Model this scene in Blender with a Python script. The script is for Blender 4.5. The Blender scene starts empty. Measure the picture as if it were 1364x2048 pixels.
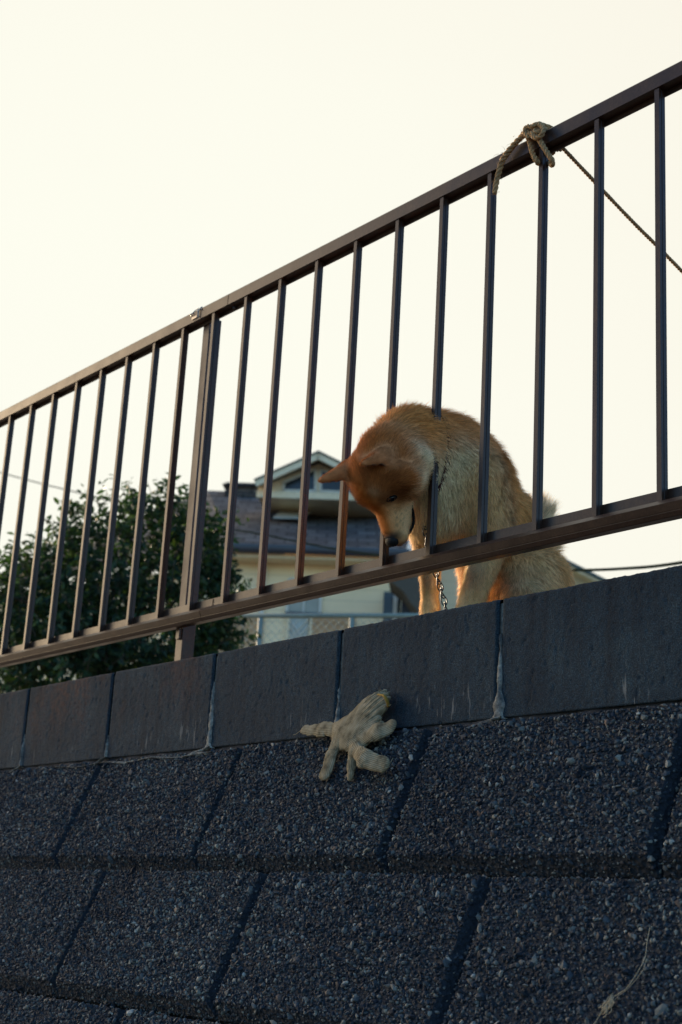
import bpy, math, random
import numpy as np
from mathutils import Vector, Matrix

# ------------------------------------------------------------------ camera
C = bpy.context.scene.collection
SC = bpy.context.scene
FPX = 2882.86                      # focal length in pixels of the 1364 x 2048 photo
YAW, PIT, ROL = 0.90304, 0.2793, 0.05732
fv = np.array([-math.sin(YAW)*math.cos(PIT), math.cos(YAW)*math.cos(PIT), math.sin(PIT)])
_r = np.array([math.cos(YAW), math.sin(YAW), 0.0]); _u = np.cross(_r, fv)
RV = math.cos(ROL)*_r + math.sin(ROL)*_u
UV = -math.sin(ROL)*_r + math.cos(ROL)*_u
CAM = np.array([0.0, 0.0, 1.5])
cd = bpy.data.cameras.new('camera'); cam = bpy.data.objects.new('camera', cd); C.objects.link(cam)
cam.matrix_world = Matrix([[RV[0], UV[0], -fv[0], CAM[0]], [RV[1], UV[1], -fv[1], CAM[1]],
                           [RV[2], UV[2], -fv[2], CAM[2]], [0, 0, 0, 1]])
cd.sensor_fit = 'VERTICAL'; cd.sensor_height = 36.0; cd.sensor_width = 24.0
cd.lens = FPX/2048*36.0
cd.clip_start = 0.05; cd.clip_end = 2000
cd.dof.use_dof = True; cd.dof.focus_distance = 2.35; cd.dof.aperture_fstop = 7.5
SC.camera = cam

# ------------------------------------------------------------------ light
SUN_AZ = math.radians(83)          # measured from +Y towards -X
SUN_EL = math.radians(14)
SDIR = np.array([-math.sin(SUN_AZ)*math.cos(SUN_EL), math.cos(SUN_AZ)*math.cos(SUN_EL), math.sin(SUN_EL)])
W = bpy.data.worlds.new('World'); SC.world = W; W.use_nodes = True
wn = W.node_tree.nodes; wl = W.node_tree.links
for n in list(wn): wn.remove(n)
wo = wn.new('ShaderNodeOutputWorld')
sky = wn.new('ShaderNodeTexSky'); sky.sky_type = 'NISHITA'; sky.sun_disc = False
sky.sun_elevation = SUN_EL; sky.sun_rotation = -SUN_AZ
sky.air_density = 1.4; sky.dust_density = 1.0; sky.ozone_density = 3.5
bg1 = wn.new('ShaderNodeBackground'); bg1.inputs[1].default_value = 0.15
tint = wn.new('ShaderNodeMix'); tint.data_type = 'RGBA'; tint.blend_type = 'MULTIPLY'; tint.inputs[0].default_value = 1.0
wl.new(sky.outputs[0], tint.inputs[6]); tint.inputs[7].default_value = (0.74, 0.93, 1.18, 1)
wl.new(tint.outputs[2], bg1.inputs[0])
# evening haze: a broad cream veil of cloud on the sun's half of the sky
tc = wn.new('ShaderNodeTexCoord')
dp = wn.new('ShaderNodeVectorMath'); dp.operation = 'DOT_PRODUCT'
ga, ge = math.radians(62), math.radians(14)
dp.inputs[1].default_value = (-math.sin(ga)*math.cos(ge), math.cos(ga)*math.cos(ge), math.sin(ge))
wl.new(tc.outputs['Generated'], dp.inputs[0])
mr = wn.new('ShaderNodeMapRange'); mr.interpolation_type = 'SMOOTHSTEP'
mr.inputs[1].default_value = 0.10; mr.inputs[2].default_value = 0.82
mr.inputs[3].default_value = 0.0; mr.inputs[4].default_value = 1.0
wl.new(dp.outputs['Value'], mr.inputs[0])
bg2 = wn.new('ShaderNodeBackground')
crp = wn.new('ShaderNodeValToRGB'); ce = crp.color_ramp.elements
ce[0].position = 0.86; ce[0].color = (0.955, 0.92, 0.805, 1); ce[1].position = 0.985; ce[1].color = (0.99, 0.985, 0.87, 1)
cnz = wn.new('ShaderNodeTexNoise'); cnz.inputs['Scale'].default_value = 2.2; cnz.inputs['Detail'].default_value = 5
wl.new(tc.outputs['Generated'], cnz.inputs['Vector'])
cma = wn.new('ShaderNodeMath'); cma.operation = 'MULTIPLY_ADD'; cma.inputs[1].default_value = 0.10
csb = wn.new('ShaderNodeMath'); csb.operation = 'SUBTRACT'; csb.inputs[1].default_value = 0.05
wl.new(cnz.outputs[0], cma.inputs[0]); wl.new(dp.outputs['Value'], csb.inputs[0]); wl.new(csb.outputs[0], cma.inputs[2])
wl.new(cma.outputs[0], crp.inputs[0]); wl.new(crp.outputs[0], bg2.inputs[0])
HAZE = 0.435
mh = wn.new('ShaderNodeMath'); mh.operation = 'MULTIPLY'; mh.inputs[1].default_value = HAZE
wl.new(mr.outputs[0], mh.inputs[0]); wl.new(mh.outputs[0], bg2.inputs[1])
# brighter, warmer cloud round the hidden sun, left of the frame
dp2 = wn.new('ShaderNodeVectorMath'); dp2.operation = 'DOT_PRODUCT'
la_, le_ = math.radians(105), math.radians(12)
dp2.inputs[1].default_value = (-math.sin(la_)*math.cos(le_), math.cos(la_)*math.cos(le_), math.sin(le_))
wl.new(tc.outputs['Generated'], dp2.inputs[0])
mr2 = wn.new('ShaderNodeMapRange'); mr2.interpolation_type = 'SMOOTHSTEP'
mr2.inputs[1].default_value = 0.86; mr2.inputs[2].default_value = 1.0; mr2.inputs[3].default_value = 0.0; mr2.inputs[4].default_value = 3.6
wl.new(dp2.outputs['Value'], mr2.inputs[0])
bg3 = wn.new('ShaderNodeBackground'); bg3.inputs[0].default_value = (1.0, 0.72, 0.42, 1); wl.new(mr2.outputs[0], bg3.inputs[1])
mxs = wn.new('ShaderNodeMixShader')
wl.new(mr.outputs[0], mxs.inputs[0]); wl.new(bg1.outputs[0], mxs.inputs[1]); wl.new(bg2.outputs[0], mxs.inputs[2])
ads = wn.new('ShaderNodeAddShader'); wl.new(mxs.outputs[0], ads.inputs[0]); wl.new(bg3.outputs[0], ads.inputs[1]); wl.new(ads.outputs[0], wo.inputs[0])
sl = bpy.data.lights.new('sun', 'SUN'); so = bpy.data.objects.new('sun', sl); C.objects.link(so)
sl.energy = 4.8; sl.angle = math.radians(3); sl.color = (1.0, 0.78, 0.54)
so.rotation_euler = Vector(SDIR).to_track_quat('Z', 'Y').to_euler()
so.location = (-20, 4, 12)
SC.view_settings.view_transform = 'Standard'; SC.view_settings.look = 'None'
SC.view_settings.exposure = 1.2; SC.view_settings.gamma = 1.0

# ------------------------------------------------------------------ measuring
def ray(x, y): return fv + RV*(x-682)/FPX + UV*(1024-y)/FPX
def onX(x, y, X): d = ray(x, y); return CAM + d*(X/d[0])
def onY(x, y, Y): d = ray(x, y); return CAM + d*(Y/d[1])
HN = ray(600, 1822)*np.array([1, 1, 0]); HN /= np.linalg.norm(HN)     # the house's depth axis
HT = np.array([HN[1], -HN[0], 0.0])                                     # along its front, to the right
def hp(x, y, d): r = ray(x, y); return CAM + r*(d/(r@HN))

# ------------------------------------------------------------------ helpers
def tag(o, label, cat, group=None):
    o['label'] = label; o['category'] = cat
    if group: o['group'] = group
    return o
def thing(name, label, cat, loc=(0, 0, 0), group=None):
    o = bpy.data.objects.new(name, None); C.objects.link(o); o.location = loc
    o.empty_display_size = 0.05
    return tag(o, label, cat, group)
class MB:
    """collects vertices and faces (and material slots) and links ONE mesh object"""
    def __init__(s): s.v = []; s.f = []; s.m = []; s.n = 0
    def add(s, v, f, mi=0):
        v = np.asarray(v, float); s.v.append(v)
        for q in f: s.f.append(tuple(int(i)+s.n for i in q)); s.m.append(mi)
        s.n += len(v)
    def box(s, lo, hi, mi=0):
        a, b = lo, hi
        v = [(a[0], a[1], a[2]), (b[0], a[1], a[2]), (b[0], b[1], a[2]), (a[0], b[1], a[2]),
             (a[0], a[1], b[2]), (b[0], a[1], b[2]), (b[0], b[1], b[2]), (a[0], b[1], b[2])]
        s.add(v, [(3, 2, 1, 0), (4, 5, 6, 7), (0, 1, 5, 4), (1, 2, 6, 5), (2, 3, 7, 6), (3, 0, 4, 7)], mi)
    def hexa(s, bot, top, mi=0):
        s.add(list(bot)+list(top), [(3, 2, 1, 0), (4, 5, 6, 7), (0, 1, 5, 4), (1, 2, 6, 5), (2, 3, 7, 6), (3, 0, 4, 7)], mi)
    def prism(s, poly, ext, mi=0):
        poly = [np.array(p, float) for p in poly]; n = len(poly); ext = np.array(ext, float)
        v = poly + [p+ext for p in poly]
        f = [tuple(range(n))[::-1], tuple(range(n, 2*n))] + [(i, (i+1) % n, n+(i+1) % n, n+i) for i in range(n)]
        s.add(v, f, mi)
    def tube(s, path, rad, sides=8, mi=0, cap=True, flat=1.0):
        P = np.asarray(path, float); n = len(P)
        R = np.full(n, rad) if np.isscalar(rad) else np.asarray(rad, float)
        T = np.gradient(P, axis=0); T /= np.linalg.norm(T, axis=1)[:, None]+1e-12
        a = np.array([0, 0, 1.0]) if abs(T[0][2]) < 0.9 else np.array([1.0, 0, 0])
        N = np.cross(T[0], a); N /= np.linalg.norm(N)
        V = []
        ang = np.arange(sides)*2*np.pi/sides
        for i in range(n):
            N = N - T[i]*(N@T[i]); N /= np.linalg.norm(N); B = np.cross(T[i], N)
            V.append(P[i] + R[i]*(np.cos(ang)[:, None]*N + flat*np.sin(ang)[:, None]*B))
        V = np.concatenate(V)
        F = [(i*sides+j, i*sides+(j+1) % sides, (i+1)*sides+(j+1) % sides, (i+1)*sides+j) for i in range(n-1) for j in range(sides)]
        if cap: F += [tuple(range(sides))[::-1], tuple((n-1)*sides+j for j in range(sides))]
        s.add(V, F, mi)
    def build(s, name, mats, parent=None, smooth=False, bevel=0, seg=2):
        V = np.concatenate(s.v)
        me = bpy.data.meshes.new(name)
        me.from_pydata(V.tolist(), [], s.f); me.update()
        if not isinstance(mats, (list, tuple)): mats = [mats]
        for m in mats: me.materials.append(m)
        me.polygons.foreach_set('material_index', s.m)
        if smooth: me.polygons.foreach_set('use_smooth', [True]*len(s.f))
        o = bpy.data.objects.new(name, me); C.objects.link(o)
        if parent is not None:
            o.parent = parent
            L = np.array(parent.location)
            p2 = parent.parent
            while p2 is not None: L = L+np.array(p2.location); p2 = p2.parent
            me.vertices.foreach_set('co', (V-L).ravel())
        if bevel:
            b = o.modifiers.new('bevel', 'BEVEL'); b.width = bevel; b.segments = seg; b.limit_method = 'ANGLE'
            b.angle_limit = math.radians(40)
        return o
def fast_mesh(name, V, F, mats, parent=None, smooth=False, midx=None, attrs=None):
    """V (n,3), F (m,k) with one k: big meshes"""
    me = bpy.data.meshes.new(name); V = np.asarray(V, np.float32); F = np.asarray(F, np.int32)
    m, k = F.shape
    me.vertices.add(len(V)); me.vertices.foreach_set('co', V.ravel())
    me.loops.add(m*k); me.loops.foreach_set('vertex_index', F.ravel())
    me.polygons.add(m); me.polygons.foreach_set('loop_start', np.arange(m, dtype=np.int32)*k)
    me.polygons.foreach_set('loop_total', np.full(m, k, np.int32))
    if not isinstance(mats, (list, tuple)): mats = [mats]
    for q in mats: me.materials.append(q)
    if midx is not None: me.polygons.foreach_set('material_index', np.asarray(midx, np.int32))
    me.polygons.foreach_set('use_smooth', np.full(m, smooth))
    for nm, (ty, arr) in (attrs or {}).items():
        a = me.attributes.new(nm, ty, 'POINT')
        a.data.foreach_set('color' if ty == 'FLOAT_COLOR' else 'vector' if ty == 'FLOAT_VECTOR' else 'value', np.asarray(arr, np.float32).ravel())
    me.update(calc_edges=True)
    o = bpy.data.objects.new(name, me); C.objects.link(o)
    if parent is not None: o.parent = parent
    return o
def spline(pts, n):
    P = np.asarray(pts, float); P = np.vstack([2*P[0]-P[1], P, 2*P[-1]-P[-2]]); m = len(P)-3; out = []
    for t in np.linspace(0, m-1e-6, n):
        i = int(t); u = t-i; a, b, c, d = P[i:i+4]
        out.append(0.5*((2*b)+(c-a)*u+(2*a-5*b+4*c-d)*u*u+(3*b-a-3*c+d)*u**3))
    return np.array(out)
def resample(P, step):
    P = np.asarray(P); L = np.r_[0, np.cumsum(np.linalg.norm(np.diff(P, axis=0), axis=1))]
    t = np.linspace(0, L[-1], max(2, int(L[-1]/step)+1))
    return np.stack([np.interp(t, L, P[:, k]) for k in range(3)], 1)
def _h(i, j, k, s):
    n = (i*374761393 + j*668265263 + k*2147483647 + s*974634713) & 0xffffffff
    n = ((n ^ (n >> 13))*1274126177) & 0xffffffff
    return ((n ^ (n >> 16)) & 0xffff)/32767.5-1
def vnoise(P, scale, seed=0):
    P = np.asarray(P, float)*scale; I = np.floor(P).astype(np.int64); u = P-I; u = u*u*(3-2*u); r = 0
    for a in (0, 1):
        for b in (0, 1):
            for c in (0, 1):
                w = (u[:, 0] if a else 1-u[:, 0])*(u[:, 1] if b else 1-u[:, 1])*(u[:, 2] if c else 1-u[:, 2])
                r = r+w*_h(I[:, 0]+a, I[:, 1]+b, I[:, 2]+c, seed)
    return r
def sstep(a, b, x): t = np.clip((x-a)/(b-a), 0, 1); return t*t*(3-2*t)

# ------------------------------------------------------------------ materials
class NT:
    def __init__(s, name):
        s.m = bpy.data.materials.new(name); s.m.use_nodes = True
        s.t = s.m.node_tree; s.n = s.t.nodes; s.l = s.t.links
        s.b = s.n['Principled BSDF']; s.o = s.n['Material Output']
    def node(s, t, **k):
        x = s.n.new(t)
        for a, b in k.items():
            if a.startswith('i_'):
                key = a[2:]; x.inputs[int(key) if key.isdigit() else key].default_value = b
            else: setattr(x, a, b)
        return x
    def link(s, a, b): s.l.new(a, b)
    def coord(s, scale=(1, 1, 1), rot=(0, 0, 0)):
        t = s.node('ShaderNodeTexCoord'); m = s.node('ShaderNodeMapping')
        m.inputs['Scale'].default_value = scale; m.inputs['Rotation'].default_value = rot
        s.link(t.outputs['Object'], m.inputs[0]); return m.outputs[0]
    def noise(s, vec, scale, detail=4, rough=0.55, dist=0):
        x = s.node('ShaderNodeTexNoise'); x.inputs['Scale'].default_value = scale; x.inputs['Detail'].default_value = detail
        x.inputs['Roughness'].default_value = rough; x.inputs['Distortion'].default_value = dist
        s.link(vec, x.inputs['Vector']); return x.outputs[0]
    def ramp(s, fac, stops):
        x = s.node('ShaderNodeValToRGB'); e = x.color_ramp.elements
        while len(e) > 1: e.remove(e[-1])
        e[0].position, c = stops[0]; e[0].color = tuple(c)+(1,) if len(c) == 3 else c
        for p, c in stops[1:]:
            q = e.new(p); q.color = tuple(c)+(1,) if len(c) == 3 else c
        s.link(fac, x.inputs[0]); return x.outputs[0]
    def mix(s, fac, a, b, mode='MIX'):
        x = s.node('ShaderNodeMix', data_type='RGBA', blend_type=mode)
        if hasattr(fac, 'links'): s.link(fac, x.inputs[0])
        else: x.inputs[0].default_value = fac
        for v, i in ((a, 6), (b, 7)):
            if hasattr(v, 'links'): s.link(v, x.inputs[i])
            else: x.inputs[i].default_value = tuple(v)+(1,)
        return x.outputs[2]
    def math(s, op, a, b=0.0, clamp=False):
        x = s.node('ShaderNodeMath', operation=op, use_clamp=clamp)
        for v, i in ((a, 0), (b, 1)):
            if hasattr(v, 'links'): s.link(v, x.inputs[i])
            else: x.inputs[i].default_value = v
        return x.outputs[0]
    def bump(s, h, strength=0.5, dist=0.002, prev=None):
        x = s.node('ShaderNodeBump'); x.inputs['Strength'].default_value = strength; x.inputs['Distance'].default_value = dist
        s.link(h, x.inputs['Height'])
        if prev is not None: s.link(prev, x.inputs['Normal'])
        return x.outputs[0]
    def col(s, c):
        if hasattr(c, 'links'): s.link(c, s.b.inputs['Base Color'])
        else: s.b.inputs['Base Color'].default_value = tuple(c)+(1,)
    def set(s, rough=None, metal=None, spec=None, normal=None):
        if rough is not None:
            if hasattr(rough, 'links'): s.link(rough, s.b.inputs['Roughness'])
            else: s.b.inputs['Roughness'].default_value = rough
        if metal is not None: s.b.inputs['Metallic'].default_value = metal
        if spec is not None: s.b.inputs['Specular IOR Level'].default_value = spec
        if normal is not None: s.link(normal, s.b.inputs['Normal'])
        return s.m
def simple(name, c, rough=0.6, metal=0, spec=0.5, var=0.12, scale=30, bump=0.0, bdist=0.001):
    t = NT(name); v = t.coord(); n = t.noise(v, scale, 5)
    t.col(t.ramp(n, [(0.3, [x*(1-var) for x in c]), (0.7, [min(1, x*(1+var)) for x in c])]))
    return t.set(rough, metal, spec, t.bump(n, bump, bdist) if bump else None)

def m_block():
    t = NT('block_concrete'); v = t.coord()
    big = t.noise(v, 7, 5, 0.6); fine = t.noise(v, 420, 3, 0.7); mid = t.noise(v, 90, 4, 0.65)
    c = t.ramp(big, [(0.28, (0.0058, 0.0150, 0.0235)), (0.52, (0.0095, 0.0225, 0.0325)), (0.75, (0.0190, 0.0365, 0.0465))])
    c = t.mix(0.9, c, t.ramp(fine, [(0.3, (0.22, 0.24, 0.26)), (0.5, (1, 1, 1)), (0.68, (2.7, 2.6, 2.4))]), 'MULTIPLY')
    c = t.mix(0.6, c, t.ramp(mid, [(0.32, (0.55, 0.55, 0.55)), (0.55, (1.05, 1.05, 1.05)), (0.75, (1.35, 1.35, 1.35))]), 'MULTIPLY')
    # vertical weather streaks
    vs = t.coord((26, 26, 1.6)); st = t.noise(vs, 1.0, 4, 0.6)
    c = t.mix(0.75, c, t.ramp(st, [(0.34, (0.45, 0.46, 0.5)), (0.52, (1, 1, 1)), (0.7, (1.25, 1.22, 1.15))]), 'MULTIPLY')
    # rust coloured stains running down from the top, most below the post
    vr = t.coord((9, 9, 3.2)); rn = t.noise(vr, 1.0, 5, 0.65); rn2 = t.noise(v, 55, 4, 0.7)
    geo = t.node('ShaderNodeTexCoord'); sp = t.node('ShaderNodeSeparateXYZ'); t.link(geo.outputs['Object'], sp.inputs[0])
    hz = t.node('ShaderNodeMapRange'); t.link(sp.outputs[2], hz.inputs[0])
    hz.inputs[1].default_value = 0.02; hz.inputs[2].default_value = 0.18
    hx = t.node('ShaderNodeMapRange'); t.link(sp.outputs[0], hx.inputs[0])
    hx.inputs[1].default_value = -2.25; hx.inputs[2].default_value = -2.65; hx.inputs[3].default_value = 0.0; hx.inputs[4].default_value = 1.0
    r = t.math('MULTIPLY', t.ramp(rn, [(0.46, (0, 0, 0)), (0.60, (1, 1, 1))]), t.ramp(rn2, [(0.36, (0, 0, 0)), (0.6, (1, 1, 1))]))
    r = t.math('MULTIPLY', r, hz.outputs[0]); r = t.math('MULTIPLY', r, hx.outputs[0]); r = t.math('MULTIPLY', r, 0.6)
    c = t.mix(r, c, (0.10, 0.038, 0.018))
    # pale lime scratches low on the faces
    ve = t.coord((120, 120, 16)); en = t.noise(ve, 1.0, 3, 0.6); eg = t.noise(v, 5.5, 2)
    lz = t.node('ShaderNodeMapRange'); t.link(sp.outputs[2], lz.inputs[0])
    lz.inputs[1].default_value = 0.085; lz.inputs[2].default_value = 0.02
    e = t.math('MULTIPLY', t.ramp(en, [(0.60, (0, 0, 0)), (0.67, (1, 1, 1))]), t.ramp(eg, [(0.50, (0, 0, 0)), (0.60, (1, 1, 1))]))
    e = t.math('MULTIPLY', e, lz.outputs[0]); e = t.math('MULTIPLY', e, 0.5)
    c = t.mix(e, c, (0.24, 0.235, 0.21))
    t.col(c)
    vo = t.node('ShaderNodeTexVoronoi'); vo.inputs['Scale'].default_value = 190; t.link(v, vo.inputs['Vector'])
    pits = t.ramp(vo.outputs['Distance'], [(0.10, (0, 0, 0)), (0.26, (1, 1, 1))])
    nb = t.bump(pits, 0.6, 0.0016); nb = t.bump(mid, 0.4, 0.0012, nb); nb = t.bump(fine, 1.0, 0.0016, nb)
    return t.set(0.92, 0, 0.25, nb)
def m_stone():
    t = NT('stone_chips'); g = t.node('ShaderNodeNewGeometry'); ri = g.outputs['Random Per Island']
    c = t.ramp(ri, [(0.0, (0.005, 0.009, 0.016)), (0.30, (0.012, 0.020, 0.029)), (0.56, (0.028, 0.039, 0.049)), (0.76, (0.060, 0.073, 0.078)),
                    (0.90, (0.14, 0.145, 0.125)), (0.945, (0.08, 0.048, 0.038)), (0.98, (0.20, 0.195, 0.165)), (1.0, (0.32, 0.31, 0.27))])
    v = t.coord(); n = t.noise(v, 350, 4, 0.7)
    c = t.mix(0.8, c, t.ramp(n, [(0.3, (0.6, 0.6, 0.6)), (0.55, (1, 1, 1)), (0.75, (1.4, 1.4, 1.35))]), 'MULTIPLY')
    d = t.noise(t.coord((4.5, 4.5, 1.8)), 1.0, 5, 0.65)
    c = t.mix(1.0, c, t.ramp(d, [(0.34, (0.48, 0.52, 0.58)), (0.52, (1, 1, 1)), (0.68, (1.3, 1.28, 1.2))]), 'MULTIPLY')
    t.col(c); return t.set(0.75, 0, 0.3, t.bump(n, 0.5, 0.001))
def m_matrix():
    t = NT('panel_concrete'); v = t.coord(); n = t.noise(v, 160, 5, 0.7); b = t.noise(v, 6, 4)
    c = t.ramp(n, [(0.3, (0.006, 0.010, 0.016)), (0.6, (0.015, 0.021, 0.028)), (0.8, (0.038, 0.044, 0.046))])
    c = t.mix(0.6, c, t.ramp(b, [(0.3, (0.6, 0.6, 0.6)), (0.7, (1.2, 1.2, 1.2))]), 'MULTIPLY')
    vo = t.node('ShaderNodeTexVoronoi'); vo.inputs['Scale'].default_value = 130; t.link(v, vo.inputs['Vector'])
    t.col(c); return t.set(0.9, 0, 0.3, t.bump(vo.outputs['Distance'], 0.9, 0.004, t.bump(n, 0.8, 0.002)))
def m_mortar():
    t = NT('mortar'); v = t.coord(); n = t.noise(v, 130, 5, 0.75); b = t.noise(v, 22, 3)
    c = t.ramp(n, [(0.32, (0.06, 0.064, 0.066)), (0.55, (0.20, 0.20, 0.18)), (0.75, (0.42, 0.41, 0.36))])
    c = t.mix(0.85, c, t.ramp(b, [(0.35, (0.35, 0.36, 0.38)), (0.65, (1.15, 1.15, 1.1))]), 'MULTIPLY')
    t.col(c); return t.set(0.95, 0, 0.2, t.bump(n, 0.9, 0.002))
def m_bronze():
    t = NT('bronze_paint'); v = t.coord(); n = t.noise(v, 260, 4, 0.7); b = t.noise(v, 18, 4)
    c = t.ramp(n, [(0.3, (0.024, 0.012, 0.008)), (0.55, (0.036, 0.019, 0.012)), (0.8, (0.062, 0.036, 0.024))])
    c = t.mix(0.5, c, t.ramp(b, [(0.35, (0.75, 0.75, 0.78)), (0.65, (1.2, 1.15, 1.1))]), 'MULTIPLY')
    vs = t.coord((160, 160, 5)); s_ = t.noise(vs, 1, 3)
    c = t.mix(0.35, c, t.ramp(s_, [(0.35, (0.7, 0.7, 0.7)), (0.7, (1.5, 1.4, 1.3))]), 'MULTIPLY')
    t.col(c); return t.set(t.ramp(b, [(0.3, (0.30,)*3), (0.7, (0.42,)*3)]), 0.0, 0.22, t.bump(n, 0.12, 0.0005))
def m_rope():
    t = NT('rope_fibre'); v = t.coord(); n = t.noise(v, 420, 4, 0.7); b = t.noise(v, 35, 3)
    c = t.ramp(n, [(0.3, (0.18, 0.105, 0.048)), (0.55, (0.35, 0.215, 0.10)), (0.8, (0.52, 0.35, 0.18))])
    c = t.mix(0.6, c, t.ramp(b, [(0.35, (0.65, 0.65, 0.68)), (0.65, (1.15, 1.12, 1.05))]), 'MULTIPLY')
    t.col(c); return t.set(0.9, 0, 0.2, t.bump(n, 0.8, 0.001))
def m_fur(name, hair):
    t = NT(name); a = t.node('ShaderNodeAttribute', attribute_name='coat')
    c = a.outputs['Color']
    if hair:
        g = t.node('ShaderNodeNewGeometry')
        c = t.mix(1.0, c, t.ramp(g.outputs['Random Per Island'], [(0, (0.60, 0.58, 0.56)), (0.5, (1, 1, 1)), (1, (1.42, 1.40, 1.36))]), 'MULTIPLY')
        nn = t.node('ShaderNodeAttribute', attribute_name='lie'); t.link(nn.outputs['Vector'], t.b.inputs['Normal'])
        tr = t.node('ShaderNodeBsdfTranslucent'); t.link(c, tr.inputs[0])
        mx = t.node('ShaderNodeMixShader'); mx.inputs[0].default_value = 0.18
        t.link(t.b.outputs[0], mx.inputs[1]); t.link(tr.outputs[0], mx.inputs[2]); t.link(mx.outputs[0], t.o.inputs[0])
    t.col(c); t.set(0.75, 0, 0.15)
    return t.m
def m_leaf():
    t = NT('leaf'); g = t.node('ShaderNodeNewGeometry')
    c = t.ramp(g.outputs['Random Per Island'], [(0, (0.008, 0.020, 0.012)), (0.5, (0.017, 0.040, 0.018)), (0.85, (0.034, 0.064, 0.025)), (1, (0.065, 0.095, 0.036))])
    t.col(c); t.set(0.55, 0, 0.25)
    tr = t.node('ShaderNodeBsdfTranslucent'); t.link(t.mix(1.0, c, (1.5, 1.7, 0.7), 'MULTIPLY'), tr.inputs[0])
    mx = t.node('ShaderNodeMixShader'); mx.inputs[0].default_value = 0.3
    t.link(t.b.outputs[0], mx.inputs[1]); t.link(tr.outputs[0], mx.inputs[2]); t.link(mx.outputs[0], t.o.inputs[0])
    return t.m
def m_knit():
    t = NT('cotton_knit'); a = t.node('ShaderNodeAttribute', attribute_name='rib')
    sp = t.node('ShaderNodeSeparateXYZ'); t.link(a.outputs['Vector'], sp.inputs[0])
    w = t.math('SINE', t.math('MULTIPLY', sp.outputs[0], 2*math.pi/0.0031))
    w = t.math('ADD', t.math('MULTIPLY', w, 0.5), 0.5)
    w2 = t.math('SINE', t.math('MULTIPLY', sp.outputs[1], 2*math.pi/0.0028)); w2 = t.math('ADD', t.math('MULTIPLY', w2, 0.25), 0.5)
    v = t.coord(); n = t.noise(v, 60, 4); f = t.noise(v, 600, 3)
    c = t.ramp(n, [(0.30, (0.095, 0.078, 0.048)), (0.50, (0.225, 0.187, 0.118)), (0.78, (0.32, 0.275, 0.185))])
    c = t.mix(0.75, c, t.ramp(w, [(0.0, (0.42, 0.40, 0.37)), (0.55, (1.05, 1.05, 1.03))]), 'MULTIPLY')
    t.col(c)
    return t.set(0.95, 0, 0.1, t.bump(f, 0.5, 0.0006, t.bump(w2, 0.3, 0.0006, t.bump(w, 0.6, 0.0008))))
def m_siding(name, c, period=0.17, var=0.06, groove=0.6):
    t = NT(name); v = t.coord(); n = t.noise(v, 1.2, 5); f = t.noise(v, 30, 3)
    g = t.node('ShaderNodeTexCoord'); sp = t.node('ShaderNodeSeparateXYZ'); t.link(g.outputs['Object'], sp.inputs[0])
    fr = t.math('FRACT', t.math('DIVIDE', sp.outputs[2], period))
    cc = t.ramp(n, [(0.3, [x*(1-var) for x in c]), (0.7, [x*(1+var) for x in c])])
    cc = t.mix(groove, cc, t.ramp(fr, [(0.0, (0.55,)*3), (0.07, (0.7,)*3), (0.10, (1,)*3), (1.0, (1,)*3)]), 'MULTIPLY')
    t.col(cc); return t.set(0.8, 0, 0.3, t.bump(fr, 0.4, 0.02, t.bump(f, 0.2, 0.004)))
def m_shingle():
    t = NT('roof_shingle'); g = t.node('ShaderNodeTexCoord'); sp = t.node('ShaderNodeSeparateXYZ'); t.link(g.outputs['Object'], sp.inputs[0])
    dot = t.node('ShaderNodeVectorMath', operation='DOT_PRODUCT'); dot.inputs[1].default_value = tuple(HT)
    t.link(g.outputs['Object'], dot.inputs[0])
    cb = t.node('ShaderNodeCombineXYZ'); t.link(dot.outputs['Value'], cb.inputs[0]); t.link(sp.outputs[2], cb.inputs[1])
    br = t.node('ShaderNodeTexBrick'); br.offset = 0.5; br.inputs['Scale'].default_value = 1.0
    br.inputs['Brick Width'].default_value = 0.30; br.inputs['Row Height'].default_value = 0.13
    br.inputs['Mortar Size'].default_value = 0.014; br.inputs['Mortar Smooth'].default_value = 0.3; br.inputs['Bias'].default_value = 0.0
    br.inputs['Color1'].default_value = (0.045, 0.040, 0.038, 1); br.inputs['Color2'].default_value = (0.125, 0.112, 0.102, 1)
    br.inputs['Mortar'].default_value = (0.012, 0.011, 0.011, 1)
    t.link(cb.outputs[0], br.inputs['Vector'])
    n = t.noise(t.coord(), 9, 5); c = t.mix(0.6, br.outputs['Color'], t.ramp(n, [(0.3, (0.6,)*3), (0.7, (1.4,)*3)]), 'MULTIPLY')
    t.col(c); return t.set(0.85, 0, 0.3, t.bump(br.outputs['Fac'], -0.5, 0.02))
def m_glass():
    t = NT('window_glass'); t.col((0.03, 0.036, 0.04)); return t.set(0.12, 0, 0.3)
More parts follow.
